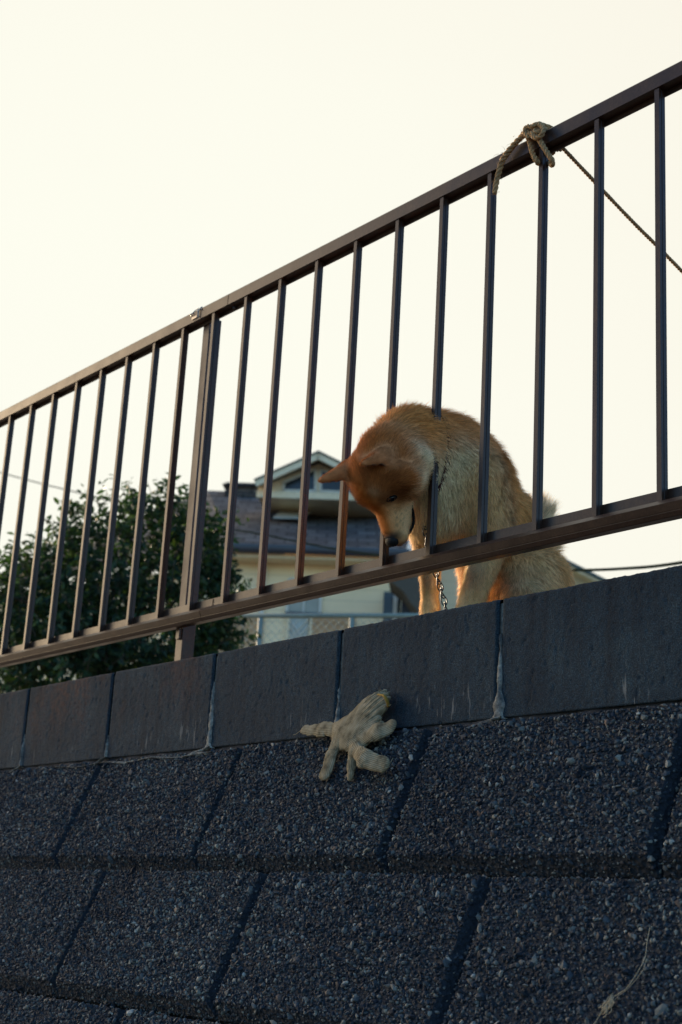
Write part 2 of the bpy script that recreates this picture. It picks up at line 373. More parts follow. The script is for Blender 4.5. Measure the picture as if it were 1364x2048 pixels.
M = dict(block=m_block(), stone=m_stone(), matrix=m_matrix(), mortar=m_mortar(), bronze=m_bronze(), rope=m_rope(),
         fur=m_fur('fur_coat', True), skin=m_fur('dog_coat', False), leaf=m_leaf(), knit=m_knit(),
         bark=simple('bark', (0.07, 0.055, 0.04), 0.9, bump=0.8, scale=60, var=0.4),
         black=simple('nose_leather', (0.005, 0.0045, 0.0045), 0.65, spec=0.22, bump=0.6, scale=900),
         eye=simple('eye', (0.004, 0.003, 0.003), 0.12, spec=0.4),
         lip=simple('lip', (0.008, 0.007, 0.007), 0.9, spec=0.05),
         collar=simple('collar_leather', (0.045, 0.011, 0.010), 0.9, spec=0.1, bump=0.4, scale=300),
         tagm=simple('tag_leather', (0.06, 0.03, 0.02), 0.55),
         chain=simple('chain_steel', (0.014, 0.013, 0.013), 0.5, metal=0.0, spec=0.2, var=0.3, scale=120),
         steel=simple('bright_steel', (0.28, 0.25, 0.21), 0.45, metal=0.9),
         hem=simple('yellow_hem', (0.20, 0.12, 0.012), 0.9, scale=500, bump=0.5),
         thread=simple('thread', (0.36, 0.29, 0.18), 0.9, scale=300),
         siding=m_siding('cream_siding', (0.88, 0.69, 0.42)), brown=m_siding('brown_siding', (0.46, 0.27, 0.135), 0.26),
         trim=simple('cream_trim', (0.80, 0.64, 0.40), 0.6), fascia=simple('dark_fascia', (0.03, 0.055, 0.045), 0.5),
         gutter=simple('gutter_metal', (0.030, 0.034, 0.045), 0.35, scale=4), shingle=m_shingle(), glass=m_glass(),
         curtain=simple('curtained_glass', (0.30, 0.28, 0.21), 0.25, scale=2.5, var=.25), skyl=simple('skylight_glass', (0.55, 0.55, 0.48), 0.15, scale=3), white=simple('white_frame', (0.62, 0.57, 0.46), 0.5),
         green=simple('green_pvc', (0.20, 0.24, 0.20), 0.6, spec=0.2), wire=simple('galvanised_wire', (0.22, 0.30, 0.27), 0.5),
         awning=simple('awning_cloth', (0.10, 0.085, 0.065), 0.9, spec=0.1), cable=simple('cable_rubber', (0.010, 0.016, 0.014), 0.95, spec=0.0),
         palecable=simple('pale_cable', (0.45, 0.42, 0.36), 0.6), paleside=m_siding('pale_siding', (0.66, 0.54, 0.34), 0.2, groove=0.35),
         lattice=simple('lattice_paint', (0.40, 0.43, 0.38), 0.6), soil=simple('soil', (0.12, 0.10, 0.075), 0.95, scale=3, var=0.35, bump=0.6, bdist=0.03),
         asphalt=simple('asphalt', (0.055, 0.056, 0.058), 0.9, scale=60, var=0.3, bump=0.5, bdist=0.004))
# ------------------------------------------------------------------ ground
g = MB()
g.add([(-300, -120, 0), (300, -120, 0), (300, 1.2, 0), (-300, 1.2, 0)], [(0, 1, 2, 3)])
go = g.build('road', M['asphalt']); go['kind'] = 'structure'
g = MB()
ys = [1.74, 4, 7, 9, 12, 40, 400]; zs = [2.003, 2.003, 2.02, 2.10, 2.15, 2.2, 2.2]
for i in range(len(ys)-1):
    g.add([(-400, ys[i], zs[i]), (400, ys[i], zs[i]), (400, ys[i+1], zs[i+1]), (-400, ys[i+1], zs[i+1])], [(0, 1, 2, 3)])
g.add([(-400, 1.74, 0), (400, 1.74, 0), (400, 1.74, 2.003), (-400, 1.74, 2.003)], [(0, 1, 2, 3)])
go = g.build('upper_ground', M['soil']); go['kind'] = 'structure'

# ------------------------------------------------------------------ sloped retaining wall of exposed-aggregate panels
rng = np.random.default_rng(7)
SL = 0.4426; LN = math.hypot(1, SL)
EU = np.array([0, SL, 1])/LN; EN = np.array([0, -1, SL])/LN
PW = 0.5268; PH = 0.2365; Z1 = 1.5858; Y1 = 1.4761; TH = PH*LN
RW = thing('retaining_wall', 'dark sloped retaining wall of pebble faced concrete panels below the block course', 'retaining wall', (0, 0, 0))
t_ = (1+5**.5)/2
ICO = np.array([(-1, t_, 0), (1, t_, 0), (-1, -t_, 0), (1, -t_, 0), (0, -1, t_), (0, 1, t_), (0, -1, -t_), (0, 1, -t_), (t_, 0, -1), (t_, 0, 1), (-t_, 0, -1), (-t_, 0, 1)])/math.hypot(1, t_)
ICF = np.array([(0, 11, 5), (0, 5, 1), (0, 1, 7), (0, 7, 10), (0, 10, 11), (1, 5, 9), (5, 11, 4), (11, 10, 2), (10, 7, 6), (7, 1, 8), (3, 9, 4), (3, 4, 2), (3, 2, 6), (3, 6, 8), (3, 8, 9), (4, 9, 5), (2, 4, 11), (6, 2, 10), (8, 6, 7), (9, 8, 1)])
def quat_rot(n):
    q = rng.normal(size=(n, 4)); q /= np.linalg.norm(q, axis=1)[:, None]; w, x, y, z = q.T
    return np.stack([1-2*(y*y+z*z), 2*(x*y-z*w), 2*(x*z+y*w), 2*(x*y+z*w), 1-2*(x*x+z*z), 2*(y*z-x*w), 2*(x*z-y*w), 2*(y*z+x*w), 1-2*(x*x+y*y)], 1).reshape(n, 3, 3)
def stones(P, R):
    n = len(P)
    V = ICO[None]*(1+rng.uniform(-.38, .22, (n, 12, 1)))
    V = V*(R[:, None]*np.stack([rng.uniform(.75, 1.5, n), rng.uniform(.6, 1.1, n), rng.uniform(.45, .9, n)], 1))[:, None, :]
    V = np.einsum('nij,nkj->nki', quat_rot(n), V)+P[:, None, :]
    F = ICF[None]+(np.arange(n)*12)[:, None, None]
    return V.reshape(-1, 3), F.reshape(-1, 3)
def panel(x0, row, dens):
    zb_ = Z1-PH*(row-1); org = np.array([x0, Y1-SL*(Z1-zb_), zb_])
    tw = rng.uniform(-.0025, .0025)                       # panels are never perfectly flush
    def pt(s, t, d): return org+np.outer(s, (1, 0, 0))+np.outer(t, EU)+np.outer(d+tw, EN)
    fs0, fs1, ft0, ft1 = 0.0, PW-.027, .026, TH-.007
    bs0, bs1, bt0, bt1, dd = -.008, PW-.013, .0065, TH-.001, -.028
    s = np.array([bs0, bs1, bs1, bs0, fs0, fs1, fs1, fs0]); t = np.array([bt0, bt0, bt1, bt1, ft0, ft0, ft1, ft1])
    V = [pt(s, t, np.r_[[dd]*4, [-.002]*4])]
    back = pt(s[:4], t[:4], np.full(4, -.10)); V.append(back)
    F = [(4, 5, 6, 7), (0, 1, 5, 4), (1, 2, 6, 5), (2, 3, 7, 6), (3, 0, 4, 7), (8, 9, 1, 0), (9, 10, 2, 1), (10, 11, 3, 2), (11, 8, 0, 3)]
    F = [q for a in F for q in ((a[0], a[1], a[2]), (a[0], a[2], a[3]))]
    V = np.concatenate(V); F = np.array(F); mi = np.zeros(len(F), int)
    if dens > 0:
        sp = .0049/dens
        gs, gt = np.meshgrid(np.arange(bs0, bs1, sp), np.arange(bt0, bt1, sp)); gs = gs.ravel(); gt = gt.ravel(); n = len(gs)
        gs = gs+rng.uniform(-.6, .6, n)*sp; gt = gt+rng.uniform(-.6, .6, n)*sp
        ox = np.maximum(fs0-gs, gs-fs1); ox = np.where(gs < fs0, (fs0-gs)/(fs0-bs0), np.where(gs > fs1, (gs-fs1)/(bs1-fs1), 0))
        ot = np.where(gt < ft0, (ft0-gt)/(ft0-bt0), np.where(gt > ft1, (gt-ft1)/(bt1-ft1), 0))
        o = np.clip(np.maximum(ox, ot), 0, 1); face = o <= 0
        keep = face | (rng.random(n) < .92); gs, gt, o, face = gs[keep], gt[keep], o[keep], face[keep]; n = len(gs)
        R = np.clip(rng.lognormal(math.log(.0024), .42, n), .0012, .0074)*np.where(face, 1, .92)
        P = pt(gs, gt, dd*o-R*rng.uniform(.0, .55, n))
        SV, SF = stones(P, R)
        F = np.vstack([F, SF+len(V)]); V = np.vstack([V, SV]); mi = np.r_[mi, np.ones(len(SF), int)]
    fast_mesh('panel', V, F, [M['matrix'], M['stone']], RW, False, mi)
for row in range(1, 8):
    for k in range(-9, 6):
        x0 = (-1.7238 if row % 2 == 1 else -2.0058)+k*PW
        d = 0
        if row <= 2 and -4.0 < x0 < -.5: d = 1
        elif row == 3 and -3.6 < x0 < -.7: d = .95
        elif row <= 4 and -4.6 < x0 < .3: d = .6
        panel(x0, row, d)
b = MB(); b.hexa([(-7, Y1-SL*Z1+.075, 0), (2, Y1-SL*Z1+.075, 0), (2, 1.738, 0), (-7, 1.738, 0)],
                 [(-7, Y1+SL*.20+.075, 1.7858), (2, Y1+SL*.20+.075, 1.7858), (2, 1.738, 1.7858), (-7, 1.738, 1.7858)])
b.build('wall_core', M['matrix'], RW)

# ------------------------------------------------------------------ course of concrete blocks on top
DW = 1.588; ZB0, ZT0 = 1.826, 2.0128
BW = thing('block_wall', 'single course of weathered grey concrete blocks topping the pebble wall', 'block wall', (0, DW, ZB0))
def block(xa, xb, seed):
    nx, nz = 150, 72; ch = .004
    prof = []                                            # (y, z) up the front, over the rounded edge, along the top
    h = ZT0-ZB0
    prof += [(.04, -.003), (.012, -.003)]
    for z in np.linspace(-.003, h-ch, nz): prof.append((0, z))
    for a in np.linspace(0, math.pi/2, 5)[1:]: prof.append((ch-ch*math.cos(a), h-ch+ch*math.sin(a)))
    for y in np.linspace(ch, .15, 22)[1:]: prof.append((y, h))
    for z in np.linspace(h, -.012, 4)[1:]: prof.append((.15, z))
    prof = np.array(prof); m = len(prof)
    xs = np.linspace(xa, xb, nx)
    X, I = np.meshgrid(xs, np.arange(m), indexing='ij')
    V = np.stack([X.ravel(), prof[I.ravel(), 0], prof[I.ravel(), 1]], 1)
    e = np.minimum(X.ravel()-xa, xb-X.ravel()); rr = sstep(.005, 0, e)
    V[:, 1] += np.where(prof[I.ravel(), 0] < .1, rr*.0035, 0)
    top = sstep(h-.012, h-.001, V[:, 2])
    n1 = vnoise(V, 260, seed); n2 = vnoise(V, 90, seed+1); n3 = vnoise(V, 26, seed+2)
    frac = np.where(V[:, 1] < .02, 1, 0)
    V[:, 1] += frac*(n1*.0004+n2*.0002+n3*.0002)+frac*np.clip(vnoise(V, 170, seed+5)-.62, 0, 1)*.004
    V[:, 2] += top*(n1*.0011+n2*.0006+n3*.0005-np.clip(n2+.3*n1-.55, 0, 1)*.004)
    idx = np.arange(nx*m).reshape(nx, m)
    F = np.stack([idx[:-1, :-1], idx[1:, :-1], idx[1:, 1:], idx[:-1, 1:]], -1).reshape(-1, 4)
    nV = len(V)
    # end caps as strips towards a centre vertex are never seen: close them with degenerate-free fans of quads
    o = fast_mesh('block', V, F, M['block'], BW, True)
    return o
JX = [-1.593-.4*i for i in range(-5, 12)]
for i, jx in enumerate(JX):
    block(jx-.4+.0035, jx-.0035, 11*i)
def lump_strip(path, wid, dep, seed, n=None):
    """an irregular smear of mortar along a path: a bumpy ribbon with thickness"""
    P = resample(path, .003); n = len(P); K = 7
    T = np.gradient(P, axis=0); T /= np.linalg.norm(T, axis=1)[:, None]
    nrm = np.array([0, -1.0, 0]); S = np.cross(T, nrm); S /= np.linalg.norm(S, axis=1)[:, None]
    V = []
    for j in range(K):
        a = j/(K-1)*2-1
        w = wid*(1+.5*vnoise(P, 60, seed)+.35*vnoise(P, 220, seed+3)) if np.isscalar(wid) else np.interp(np.linspace(0, 1, n), np.linspace(0, 1, len(wid)), wid)*(1+.45*vnoise(P, 70, seed)+.3*vnoise(P, 240, seed+3))
        q = P+S*(a*w)[:, None]
        d = dep*(1-a*a)**.7*(1+.5*vnoise(q, 120, seed+1)+.5*vnoise(q, 380, seed+2))-.004*(abs(a) > .99)
        V.append(q+nrm*np.maximum(d, -.004)[:, None])
    V = np.stack(V, 1).reshape(-1, 3); idx = np.arange(n*K).reshape(n, K)
    F = np.stack([idx[:-1, :-1], idx[1:, :-1], idx[1:, 1:], idx[:-1, 1:]], -1).reshape(-1, 4)
    return V, F
LBW = np.array(BW.location)
for i, jx in enumerate(JX):
    b = MB(); b.box((jx-.006, DW+.007, ZB0-.01), (jx+.006, DW+.14, ZT0-.006)); jt = b.build('mortar_joint', M['mortar'], BW)
    near = {-1.593: 1, -1.993: .6, -2.393: 1, -2.793: .25, -3.193: .5}.get(round(jx, 3), .3)
    top = ZB0+.02+.11*near
    V, F = lump_strip([(jx+.002, DW, ZB0-.004), (jx+.004, DW, ZB0+.03), (jx+.003, DW+.001, (ZB0+top)/2), (jx+.002, DW+.004, top)],
                      [.011*near+.003, .006*near+.002, .004*near+.001, .001], .004, 50+i)
    fast_mesh('mortar_smear', V-LBW, F, M['mortar'], jt, True)
    V, F = lump_strip([(jx+.012, DW-.004, ZB0-.002), (jx-.01, DW-.006, ZB0-.008), (jx-.045*near-.01, DW-.009, ZB0-.016)], [.001, .0045*near+.001, .001], .004, 90+i)
    fast_mesh('mortar_smear', V-LBW, F, M['mortar'], jt, True)
b = MB()
for i in range(450):
    pass
n = 900; xs = np.linspace(-5.6, .3, n); prof = [(.010, .004), (.007, .0005), (.005, -.005), (.003, -.009), (.002, -.015), (.03, -.03)]
V = []
for j, (y, z) in enumerate(prof):
    q = np.stack([xs, np.full(n, DW+y), np.full(n, ZB0+z)], 1)
    a = vnoise(q, 25, 5+j)*.003+vnoise(q, 110, 9+j)*.0018
    q[:, 1] -= a; q[:, 2] += a*(.8 if j else 0); V.append(q)
V = np.stack(V, 1).reshape(-1, 3); idx = np.arange(n*len(prof)).reshape(n, len(prof))
F = np.stack([idx[:-1, 1:], idx[1:, 1:], idx[1:, :-1], idx[:-1, :-1]], -1).reshape(-1, 4)
bed = fast_mesh('mortar_bed', V-LBW, F, simple('bed_mortar', (0.008, 0.012, 0.018), 0.95, scale=70, var=.5, bump=.8), BW, True)
for a, c, w in ((-3.0, -2.72, .5), (-2.80, -2.36, 1.0), (-1.72, -1.62, .3)):
    xs = np.linspace(a, c, 9)
    V, F = lump_strip([(x, DW-.011, ZB0-.0165+.003*math.sin(x*31)) for x in xs], [.0005]+[.0022*w+.0008*w*math.sin(i*2.3) for i in range(7)]+[.0005], .0035, int(abs(a)*100))
    fast_mesh('mortar_smear', V-LBW, F, M['mortar'], bed, True)

# ------------------------------------------------------------------ railing
ZT, ZB, FY, BS, BX0 = 2.8404, 2.1371, 1.650, .12826, -1.3305
RA = thing('metal_railing', 'dark bronze metal railing of upright bars standing on the block course', 'railing', (-2.6, FY, ZT0))
XL, XR = -4.95, -.42
sx = onY(457, 590, 1.648)[0]
for a, c in ((XL, sx-.0012), (sx+.0012, XR)):
    b = MB()
    b.prism([(a, 1.648, ZT), (a, 1.648, ZT+.025), (a, 1.651, ZT+.0285), (a, 1.668, ZT+.0285), (a, 1.671, ZT+.025), (a, 1.671, ZT-.008), (a, 1.6675, ZT-.008), (a, 1.6675, ZT)], (c-a, 0, 0))
    b.build('top_rail', M['bronze'], RA)
sb = onY(400, 1215, 1.64)[0]
for a, c in ((XL, sb-.001), (sb+.001, XR)):
    b = MB()
    b.prism([(a, 1.6655, ZB-.001), (a, 1.6480, ZB-.001), (a, 1.6395, ZB-.0095), (a, 1.6436, ZB-.0205), (a, 1.6445, ZB-.0212), (a, 1.6447, ZB-.0222),
             (a, 1.6434, ZB-.0232), (a, 1.6470, ZB-.0290), (a, 1.6480, ZB-.0300), (a, 1.6640, ZB-.0300), (a, 1.6655, ZB-.028)][::-1], (c-a, 0, 0))
    rl = b.build('bottom_rail', M['bronze'], RA)
    b = MB(); b.box((a, 1.6656, ZB-.026), (c, 1.6686, ZB+.0215)); b.build('back_strip', M['bronze'], rl)
b = MB(); x = sb; b.box((x-.014, 1.6643, ZB+.001), (x+.010, 1.6655, ZB+.020)); b.build('joint_plate', M['bronze'], RA)
bp = None
prof = [(0, 0), (.0095, 0), (.0095, .0052), (.0085, .0058), (.0085, .0068), (.0095, .0074), (.0095, .0150), (0, .0150)]
for i in range(-6, 26):
    x = BX0-BS*i
    if bp is None:
        b = MB(); b.prism([(px_+x, FY+py_, ZB-.0005) for px_, py_ in prof], (0, 0, ZT-ZB+.0003))
        bp = b.build('bar', M['bronze'], RA); bx = x; bp.data.transform(Matrix.Translation((-(x-RA.location[0]), 0, 0))); bp.location.x = x-RA.location[0]
    else:
        q = bp.copy(); C.objects.link(q); q.parent = RA; q.location.x = x-RA.location[0]
p0 = onY(347.5, 1320, 1.6700)
for px0 in (p0[0], p0[0]+2.0, p0[0]-2.0):
    b = MB(); b.box((px0, 1.6716, ZT0-.05), (px0+.0245, 1.704, ZT+.010)); po = b.build('post', M['bronze'], RA)
    b = MB(); b.box((px0+.008, 1.6645, ZB-.052), (px0+.021, 1.6715, ZB-.030)); b.build('bracket', M['bronze'], po)
# the little wire clip left on the top rail and a screw below the seam
cx = onY(392, 622, 1.646)
b = MB(); w = .0011
b.tube(spline([(cx[0]-.022, 1.6465, cx[2]-.004), (cx[0]-.016, 1.6445, ZT+.019), (cx[0]-.012, 1.650, ZT+.029), (cx[0]+.004, 1.650, ZT+.031), (cx[0]+.010, 1.645, ZT+.024), (cx[0]+.011, 1.6455, ZT+.006)], 24), w, 6)
b.tube(spline([(cx[0]+.014, 1.6455, ZT+.004), (cx[0]+.014, 1.6455, ZT+.022), (cx[0]+.019, 1.650, ZT+.030), (cx[0]+.022, 1.646, ZT+.020)], 16), w, 6)
b.box((cx[0]-.016, 1.6455, ZT+.006), (cx[0]+.006, 1.6472, ZT+.012))
o = b.build('wire_clip', M['steel']); tag(o, 'small bent wire clip pinched onto the railing top', 'clip')
scx = onY(465, 620, 1.66); b = MB(); b.tube([(scx[0], 1.664, ZT-.006), (scx[0], 1.664, ZT+.001)], .0035, 10); b.build('screw', M['gutter'], RA)
# ------------------------------------------------------------------ dog
DO = np.array([-1.90, 1.65, ZT0])
DOG = thing('dog', 'tan and cream dog on the wall poking its head out between railing bars', 'dog', tuple(DO))
nrmz = lambda v: np.array(v, float)/np.linalg.norm(v)
HC = np.array([.018, -.083, .265]); HF = nrmz((0, .24, -.97)); HU = nrmz((0, -.97, -.24)); HS = np.array([1.0, 0, 0])
BK = nrmz((0, .55, -.83)); DN = nrmz((0, .10, -1)); HB = -HF*.75-HU*.35+np.array([0, .3, 0])
PR = [  # a, ra, b, rb, k, lie of the fur, length
    ((0, .085, .305), .088, (0, .212, .240), .078, .02, BK, .017),
    ((0, .226, .230), .076, (0, .270, .110), .083, .02, BK, .018),
    ((0, .075, .350), .062, (0, .165, .325), .066, .035, BK, .020),
    ((0, .055, .275), .062, (0, .075, .235), .058, .03, DN, .020),
    ((0, .09, .335), .078, (.004, .00, .352), .054, .03, nrmz((0, .9, -.4)), .021),
    ((.004, .00, .348), .053, (.015, -.060, .306), .049, .03, nrmz((0, .8, -.1)), .016),
    (tuple(HC), .053, (.018, -.072, .296), .047, .025, nrmz((0, .35, .9)), .010),
    ((.018, -.094, .238), .036, (.018, -.089, .268), .045, .02, nrmz((0, .1, 1)), .007),
    ((.056, -.052, .250), .029, (.050, -.042, .285), .034, .022, nrmz((.5, .7, .6)), .013),
    ((-.020, -.052, .250), .029, (-.014, -.042, .285), .034, .022, nrmz((-.5, .7, .6)), .013),
    ((.018, -.053, .214), .031, (.018, -.039, .164), .0225, .022, nrmz((0, .1, 1)), .0042),
    ((.018, -.026, .216), .019, (.018, -.022, .178), .0120, .008, nrmz((0, .3, 1)), .004),
    # far front leg
    ((-.048, .095, .270), .046, (-.043, .098, .175), .025, .03, DN, .011),
    ((-.043, .098, .175), .0215, (-.040, .103, .060), .0135, .02, DN, .007),
    ((-.040, .103, .060), .0135, (-.040, .098, .020), .0155, .015, DN, .005),
    ((-.040, .098, .017), .0165, (-.044, .052, .013), .0150, .012, nrmz((0, -.9, -.2)), .004),
    # near front leg
    ((.055, .110, .290), .055, (.062, .155, .195), .038, .03, DN, .013),
    ((.062, .155, .190), .034, (.055, .120, .070), .0205, .02, DN, .008),
    ((.055, .120, .070), .0205, (.053, .098, .022), .0215, .015, DN, .005),
    ((.053, .098, .017), .0205, (.053, .066, .013), .0150, .012, nrmz((0, -.9, -.2)), .004),
    # haunches
    ((.066, .258, .118), .072, (.078, .238, .085), .050, .03, BK, .016),
    ((-.040, .290, .110), .060, (-.045, .295, .075), .050, .03, BK, .016),
    ((.078, .235, .050), .034, (.078, .190, .018), .021, .02, nrmz((0, -.8, -.4)), .008),
    ((-.055, .31, .050), .034, (-.060, .270, .018), .021, .02, nrmz((0, -.8, -.4)), .008),
    ((.0, .270, .085), .080, (0, .270, .06), .075, .03, BK, .016),
    # tail curled up behind the rump
    ((0, .300, .15), .030, (.004, .335, .226), .026, .02, nrmz((0, .4, .9)), .028),
    ((.004, .335, .226), .026, (.006, .336, .280), .020, .02, nrmz((.1, .15, 1)), .030),
]
TOES = [(-.055, .047), (-.044, .040), (-.033, .047), (.042, .062), (.053, .055), (.064, .062)]
for x_, y_ in TOES:
    PR.append(((x_, y_+.016, .014), .0095, (x_, y_, .0105), .0088, .006, nrmz((0, -.9, -.2)), .003))
EARS = [((.050, -.102, .288), (.075, -.172, .244), nrmz(HF*.87-HS*.42), .63),
        ((-.020, -.100, .286), (-.031, -.180, .235), nrmz(HF*.65-HS*.75), .76)]
def d_cone(P, a, ra, b, rb):
    a = np.array(a); b = np.array(b); ab = b-a; h = np.clip(((P-a)@ab)/(ab@ab), 0, 1)
    q = P-a-h[:, None]*ab
    return np.sqrt((q*q).sum(1))-(ra+(rb-ra)*h)
def d_ear(P, e):
    a, b, nf = np.array(e[0]), np.array(e[1]), e[2]
    ax = b-a; L = np.linalg.norm(ax); ax = ax/L; nf = nrmz(nf-ax*(nf@ax)); wd = np.cross(ax, nf)
    q = P-a; t = (q@ax)/L; w = q@wd; h = q@nf
    tc_ = np.clip(t, -.25, 1)
    Wd = e[3]*.0335*np.clip(1-tc_, 0, 1.3)**.72*(1-.15*tc_)+.0026; Tk = .0070-.003*np.clip(tc_, 0, 1)
    h0 = .013*np.clip(w/Wd, -1.1, 1.1)**2*np.clip(1-tc_*.8, 0, 1)-.004
    d = (np.sqrt((w/Wd)**2+((h-h0)/Tk)**2)-1)*Tk
    return np.maximum(np.maximum(d, (t-1.0)*L), (-.25-t)*L), t, h-h0
def smin(a, b, k): h = np.maximum(k-np.abs(a-b), 0)/k; return np.minimum(a, b)-h*h*k*.25
def sdf(P):
    d = np.full(len(P), 1.0)
    for a, ra, b, rb, k, _, _ in PR:
        d = smin(d, d_cone(P, a, ra, b, rb), k)
    for e in EARS: d = smin(d, d_ear(P, e)[0], .010)
    return d
def sdf_n(P, e=.0025):
    g = np.stack([sdf(P+np.eye(3)[i]*e)-sdf(P-np.eye(3)[i]*e) for i in range(3)], 1)
    return g/(np.linalg.norm(g, axis=1)[:, None]+1e-9)
def nets(fn, lo, hi, h):
    lo = np.array(lo); n = np.ceil((np.array(hi)-lo)/h).astype(int)+1
    ax = [lo[i]+h*np.arange(n[i]) for i in range(3)]
    G = np.stack(np.meshgrid(*ax, indexing='ij'), -1).reshape(-1, 3)
    S = np.concatenate([fn(G[i:i+400000]) for i in range(0, len(G), 400000)]).reshape(n)
    I = S < 0
    cs = n-1; pos = np.zeros(tuple(cs)+(3,)); cnt = np.zeros(tuple(cs))
    cor = [(i, j, k) for i in (0, 1) for j in (0, 1) for k in (0, 1)]
    sl = lambda c: tuple(slice(c[a], c[a]+cs[a]) for a in range(3))
    for a in cor:
        for d in range(3):
            if a[d] == 0:
                b = list(a); b[d] = 1; va, vb = S[sl(a)], S[sl(b)]
                m = (va < 0) != (vb < 0); t = np.where(m, va/np.where(m, va-vb, 1), 0)
                for q in range(3): pos[..., q] += np.where(m, a[q]+(t if q == d else 0), 0)
                cnt += m
    act = cnt > 0; idx = np.full(tuple(cs), -1); idx[act] = np.arange(act.sum())
    gi = np.stack(np.nonzero(act), -1)
    V = lo+h*(gi+pos[act]/cnt[act][:, None])
    F = []
    for d in range(3):
        e, f = [(1, 2), (2, 0), (0, 1)][d]
        A = np.take(I, range(0, n[d]-1), d); B = np.take(I, range(1, n[d]), d)
        c = np.stack(np.nonzero(A != B), -1)
        ok = (c[:, e] > 0) & (c[:, f] > 0) & (c[:, e] < cs[e]) & (c[:, f] < cs[f]); c = c[ok]
        fl = A[tuple(c.T)]
        def cell(de, df): q = c.copy(); q[:, e] += de; q[:, f] += df; return idx[tuple(q.T)]
        q = np.stack([cell(-1, -1), cell(0, -1), cell(0, 0), cell(-1, 0)], 1)
        q[~fl] = q[~fl][:, ::-1]; F.append(q)
    return V, np.concatenate(F)
def region(P):
    """softmin weights of the primitives -> lie of the fur and its length"""
    Wt = []; 
    for a, ra, b, rb, *_ in PR: Wt.append(np.exp(-np.maximum(d_cone(P, a, ra, b, rb)+.004, -.03)/.007))
    ed = [d_ear(P, e)[0] for e in EARS]
    for e in ed: Wt.append(np.exp(-(e-.004)/.003))
    Wt = np.stack(Wt, 1); Wt /= Wt.sum(1)[:, None]
    fl = np.array([p[5] for p in PR]+[nrmz(np.array(e[1])-np.array(e[0])) for e in EARS])
    ln = np.array([p[6] for p in PR]+[.0035]*2)
    return Wt@fl, Wt@ln, Wt
ORA = np.array((.50, .168, .033)); DKO = np.array((.34, .094, .016)); CRM = np.array((.74, .52, .295)); BLK = np.array((.02, .016, .014))
SAND = np.array((.60, .300, .098))
def coat(P, N):
    _, _, Wt = region(P)
    q = P-HC; hu = q@HU; hf = q@HF; hs = np.abs(q@HS)
    nz = vnoise(P, 45, 3)*.5+vnoise(P, 110, 4)*.35+vnoise(P, 18, 6)*.4
    head = Wt[:, 6:12].sum(1); neck = Wt[:, 4]+Wt[:, 5]; torso = Wt[:, 0]+Wt[:, 1]+Wt[:, 2]
    legs = Wt[:, 12:20].sum(1)+Wt[:, 27:33].sum(1); haunch = Wt[:, 20:25].sum(1); tail = Wt[:, 25:27].sum(1); ears = Wt[:, 33:].sum(1)
    def mixc(a, b, t): return a+(b-a)*np.clip(t, 0, 1)[:, None]
    c = np.repeat(ORA[None], len(P), 0)
    # trunk: orange saddle, sandy flank, cream chest and belly
    c = mixc(c, SAND, sstep(.42, .20, P[:, 2]+.03*nz)*(torso+haunch)*.9)
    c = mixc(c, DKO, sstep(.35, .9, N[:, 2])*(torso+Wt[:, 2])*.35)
    ch = sstep(.14, .05, P[:, 1]+.02*nz)*sstep(.40, .33, P[:, 2]+.02*nz)*(1-head)
    c = mixc(c, CRM, ch*.95)
    c = mixc(c, CRM, sstep(-.15, -.7, N[:, 2]+.2*nz)*torso*.8)
    c = mixc(c, CRM, sstep(.20, .06, P[:, 2]+.03*nz)*np.clip(haunch+torso, 0, 1)*.3)
    c = mixc(c, CRM, sstep(.15, -.35, N[:, 1]+.1*nz)*sstep(.20, .14, P[:, 2])*np.clip(haunch+torso, 0, 1)*.35)
    # neck: red nape over cream sides
    nk = sstep(.365, .290, P[:, 2]+.018*nz)*sstep(-.10, -.01, P[:, 1])
    c = mixc(c, mixc(np.repeat(ORA[None], len(P), 0), SAND, np.full(len(P), .25)), neck)
    c = mixc(c, CRM, nk*neck*.75)
    # legs: sandy in front, cream inside and behind
    c = mixc(c, SAND*.6+CRM*.45, legs*.9)
    c = mixc(c, CRM, legs*sstep(.6, -.5, N[:, 1]*.2+np.where(P[:, 0] < 0, -N[:, 0], N[:, 0])*.8+.2*nz)*.7)
    c = mixc(c, CRM, legs*sstep(.07, .02, P[:, 2])*.55)
    # head: red crown, bridge; cream cheeks, muzzle sides, brow spots
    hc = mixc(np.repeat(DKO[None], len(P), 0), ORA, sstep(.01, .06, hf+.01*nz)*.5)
    hc = mixc(hc, np.array((.20, .062, .014)), .75*sstep(-.045, -.005, hf)*sstep(.075, .045, hf)*sstep(-.022, .0, hu)*sstep(.004, .022, hs))  # darker face between ear and eye: sable coat plus shade painted in
    ck = sstep(-.008, -.036, hu+.012*nz)*sstep(-.065, -.02, hf)
    hc = mixc(hc, CRM, ck*.80)
    mzl = sstep(.045, .082, hf+.008*nz)*sstep(.004, .024, hs+.25*np.clip(-hu, 0, .05))
    hc = mixc(hc, SAND*.6+CRM*.4, mzl*.85)
    brow = np.exp(-(((hf-.040)/.009)**2+((hs-.023)/.008)**2))*(hu > .01)
    hc = mixc(hc, CRM, brow*.25)
    eyeb = np.exp(-(((hf-.052)/.016)**2+((hu-.006)/.020)**2))*(hs > .018)
    hc = mixc(hc, BLK, eyeb*.45)
    for sf, su in ((.086, -.004), (.092, -.010), (.080, -.012), (.098, -.004), (.087, -.018), (.096, -.016), (.076, -.002)):
        hc = mixc(hc, BLK, .6*np.exp(-((hf-sf)**2+(hu-su)**2)/.0017**2)*(hs > .008))
    hc = mixc(hc, BLK, sstep(.104, .116, hf)*sstep(-.02, .0, hu))
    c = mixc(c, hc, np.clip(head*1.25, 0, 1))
    # ears: red outside, greyish pink hollow
    ei = np.zeros(len(P))
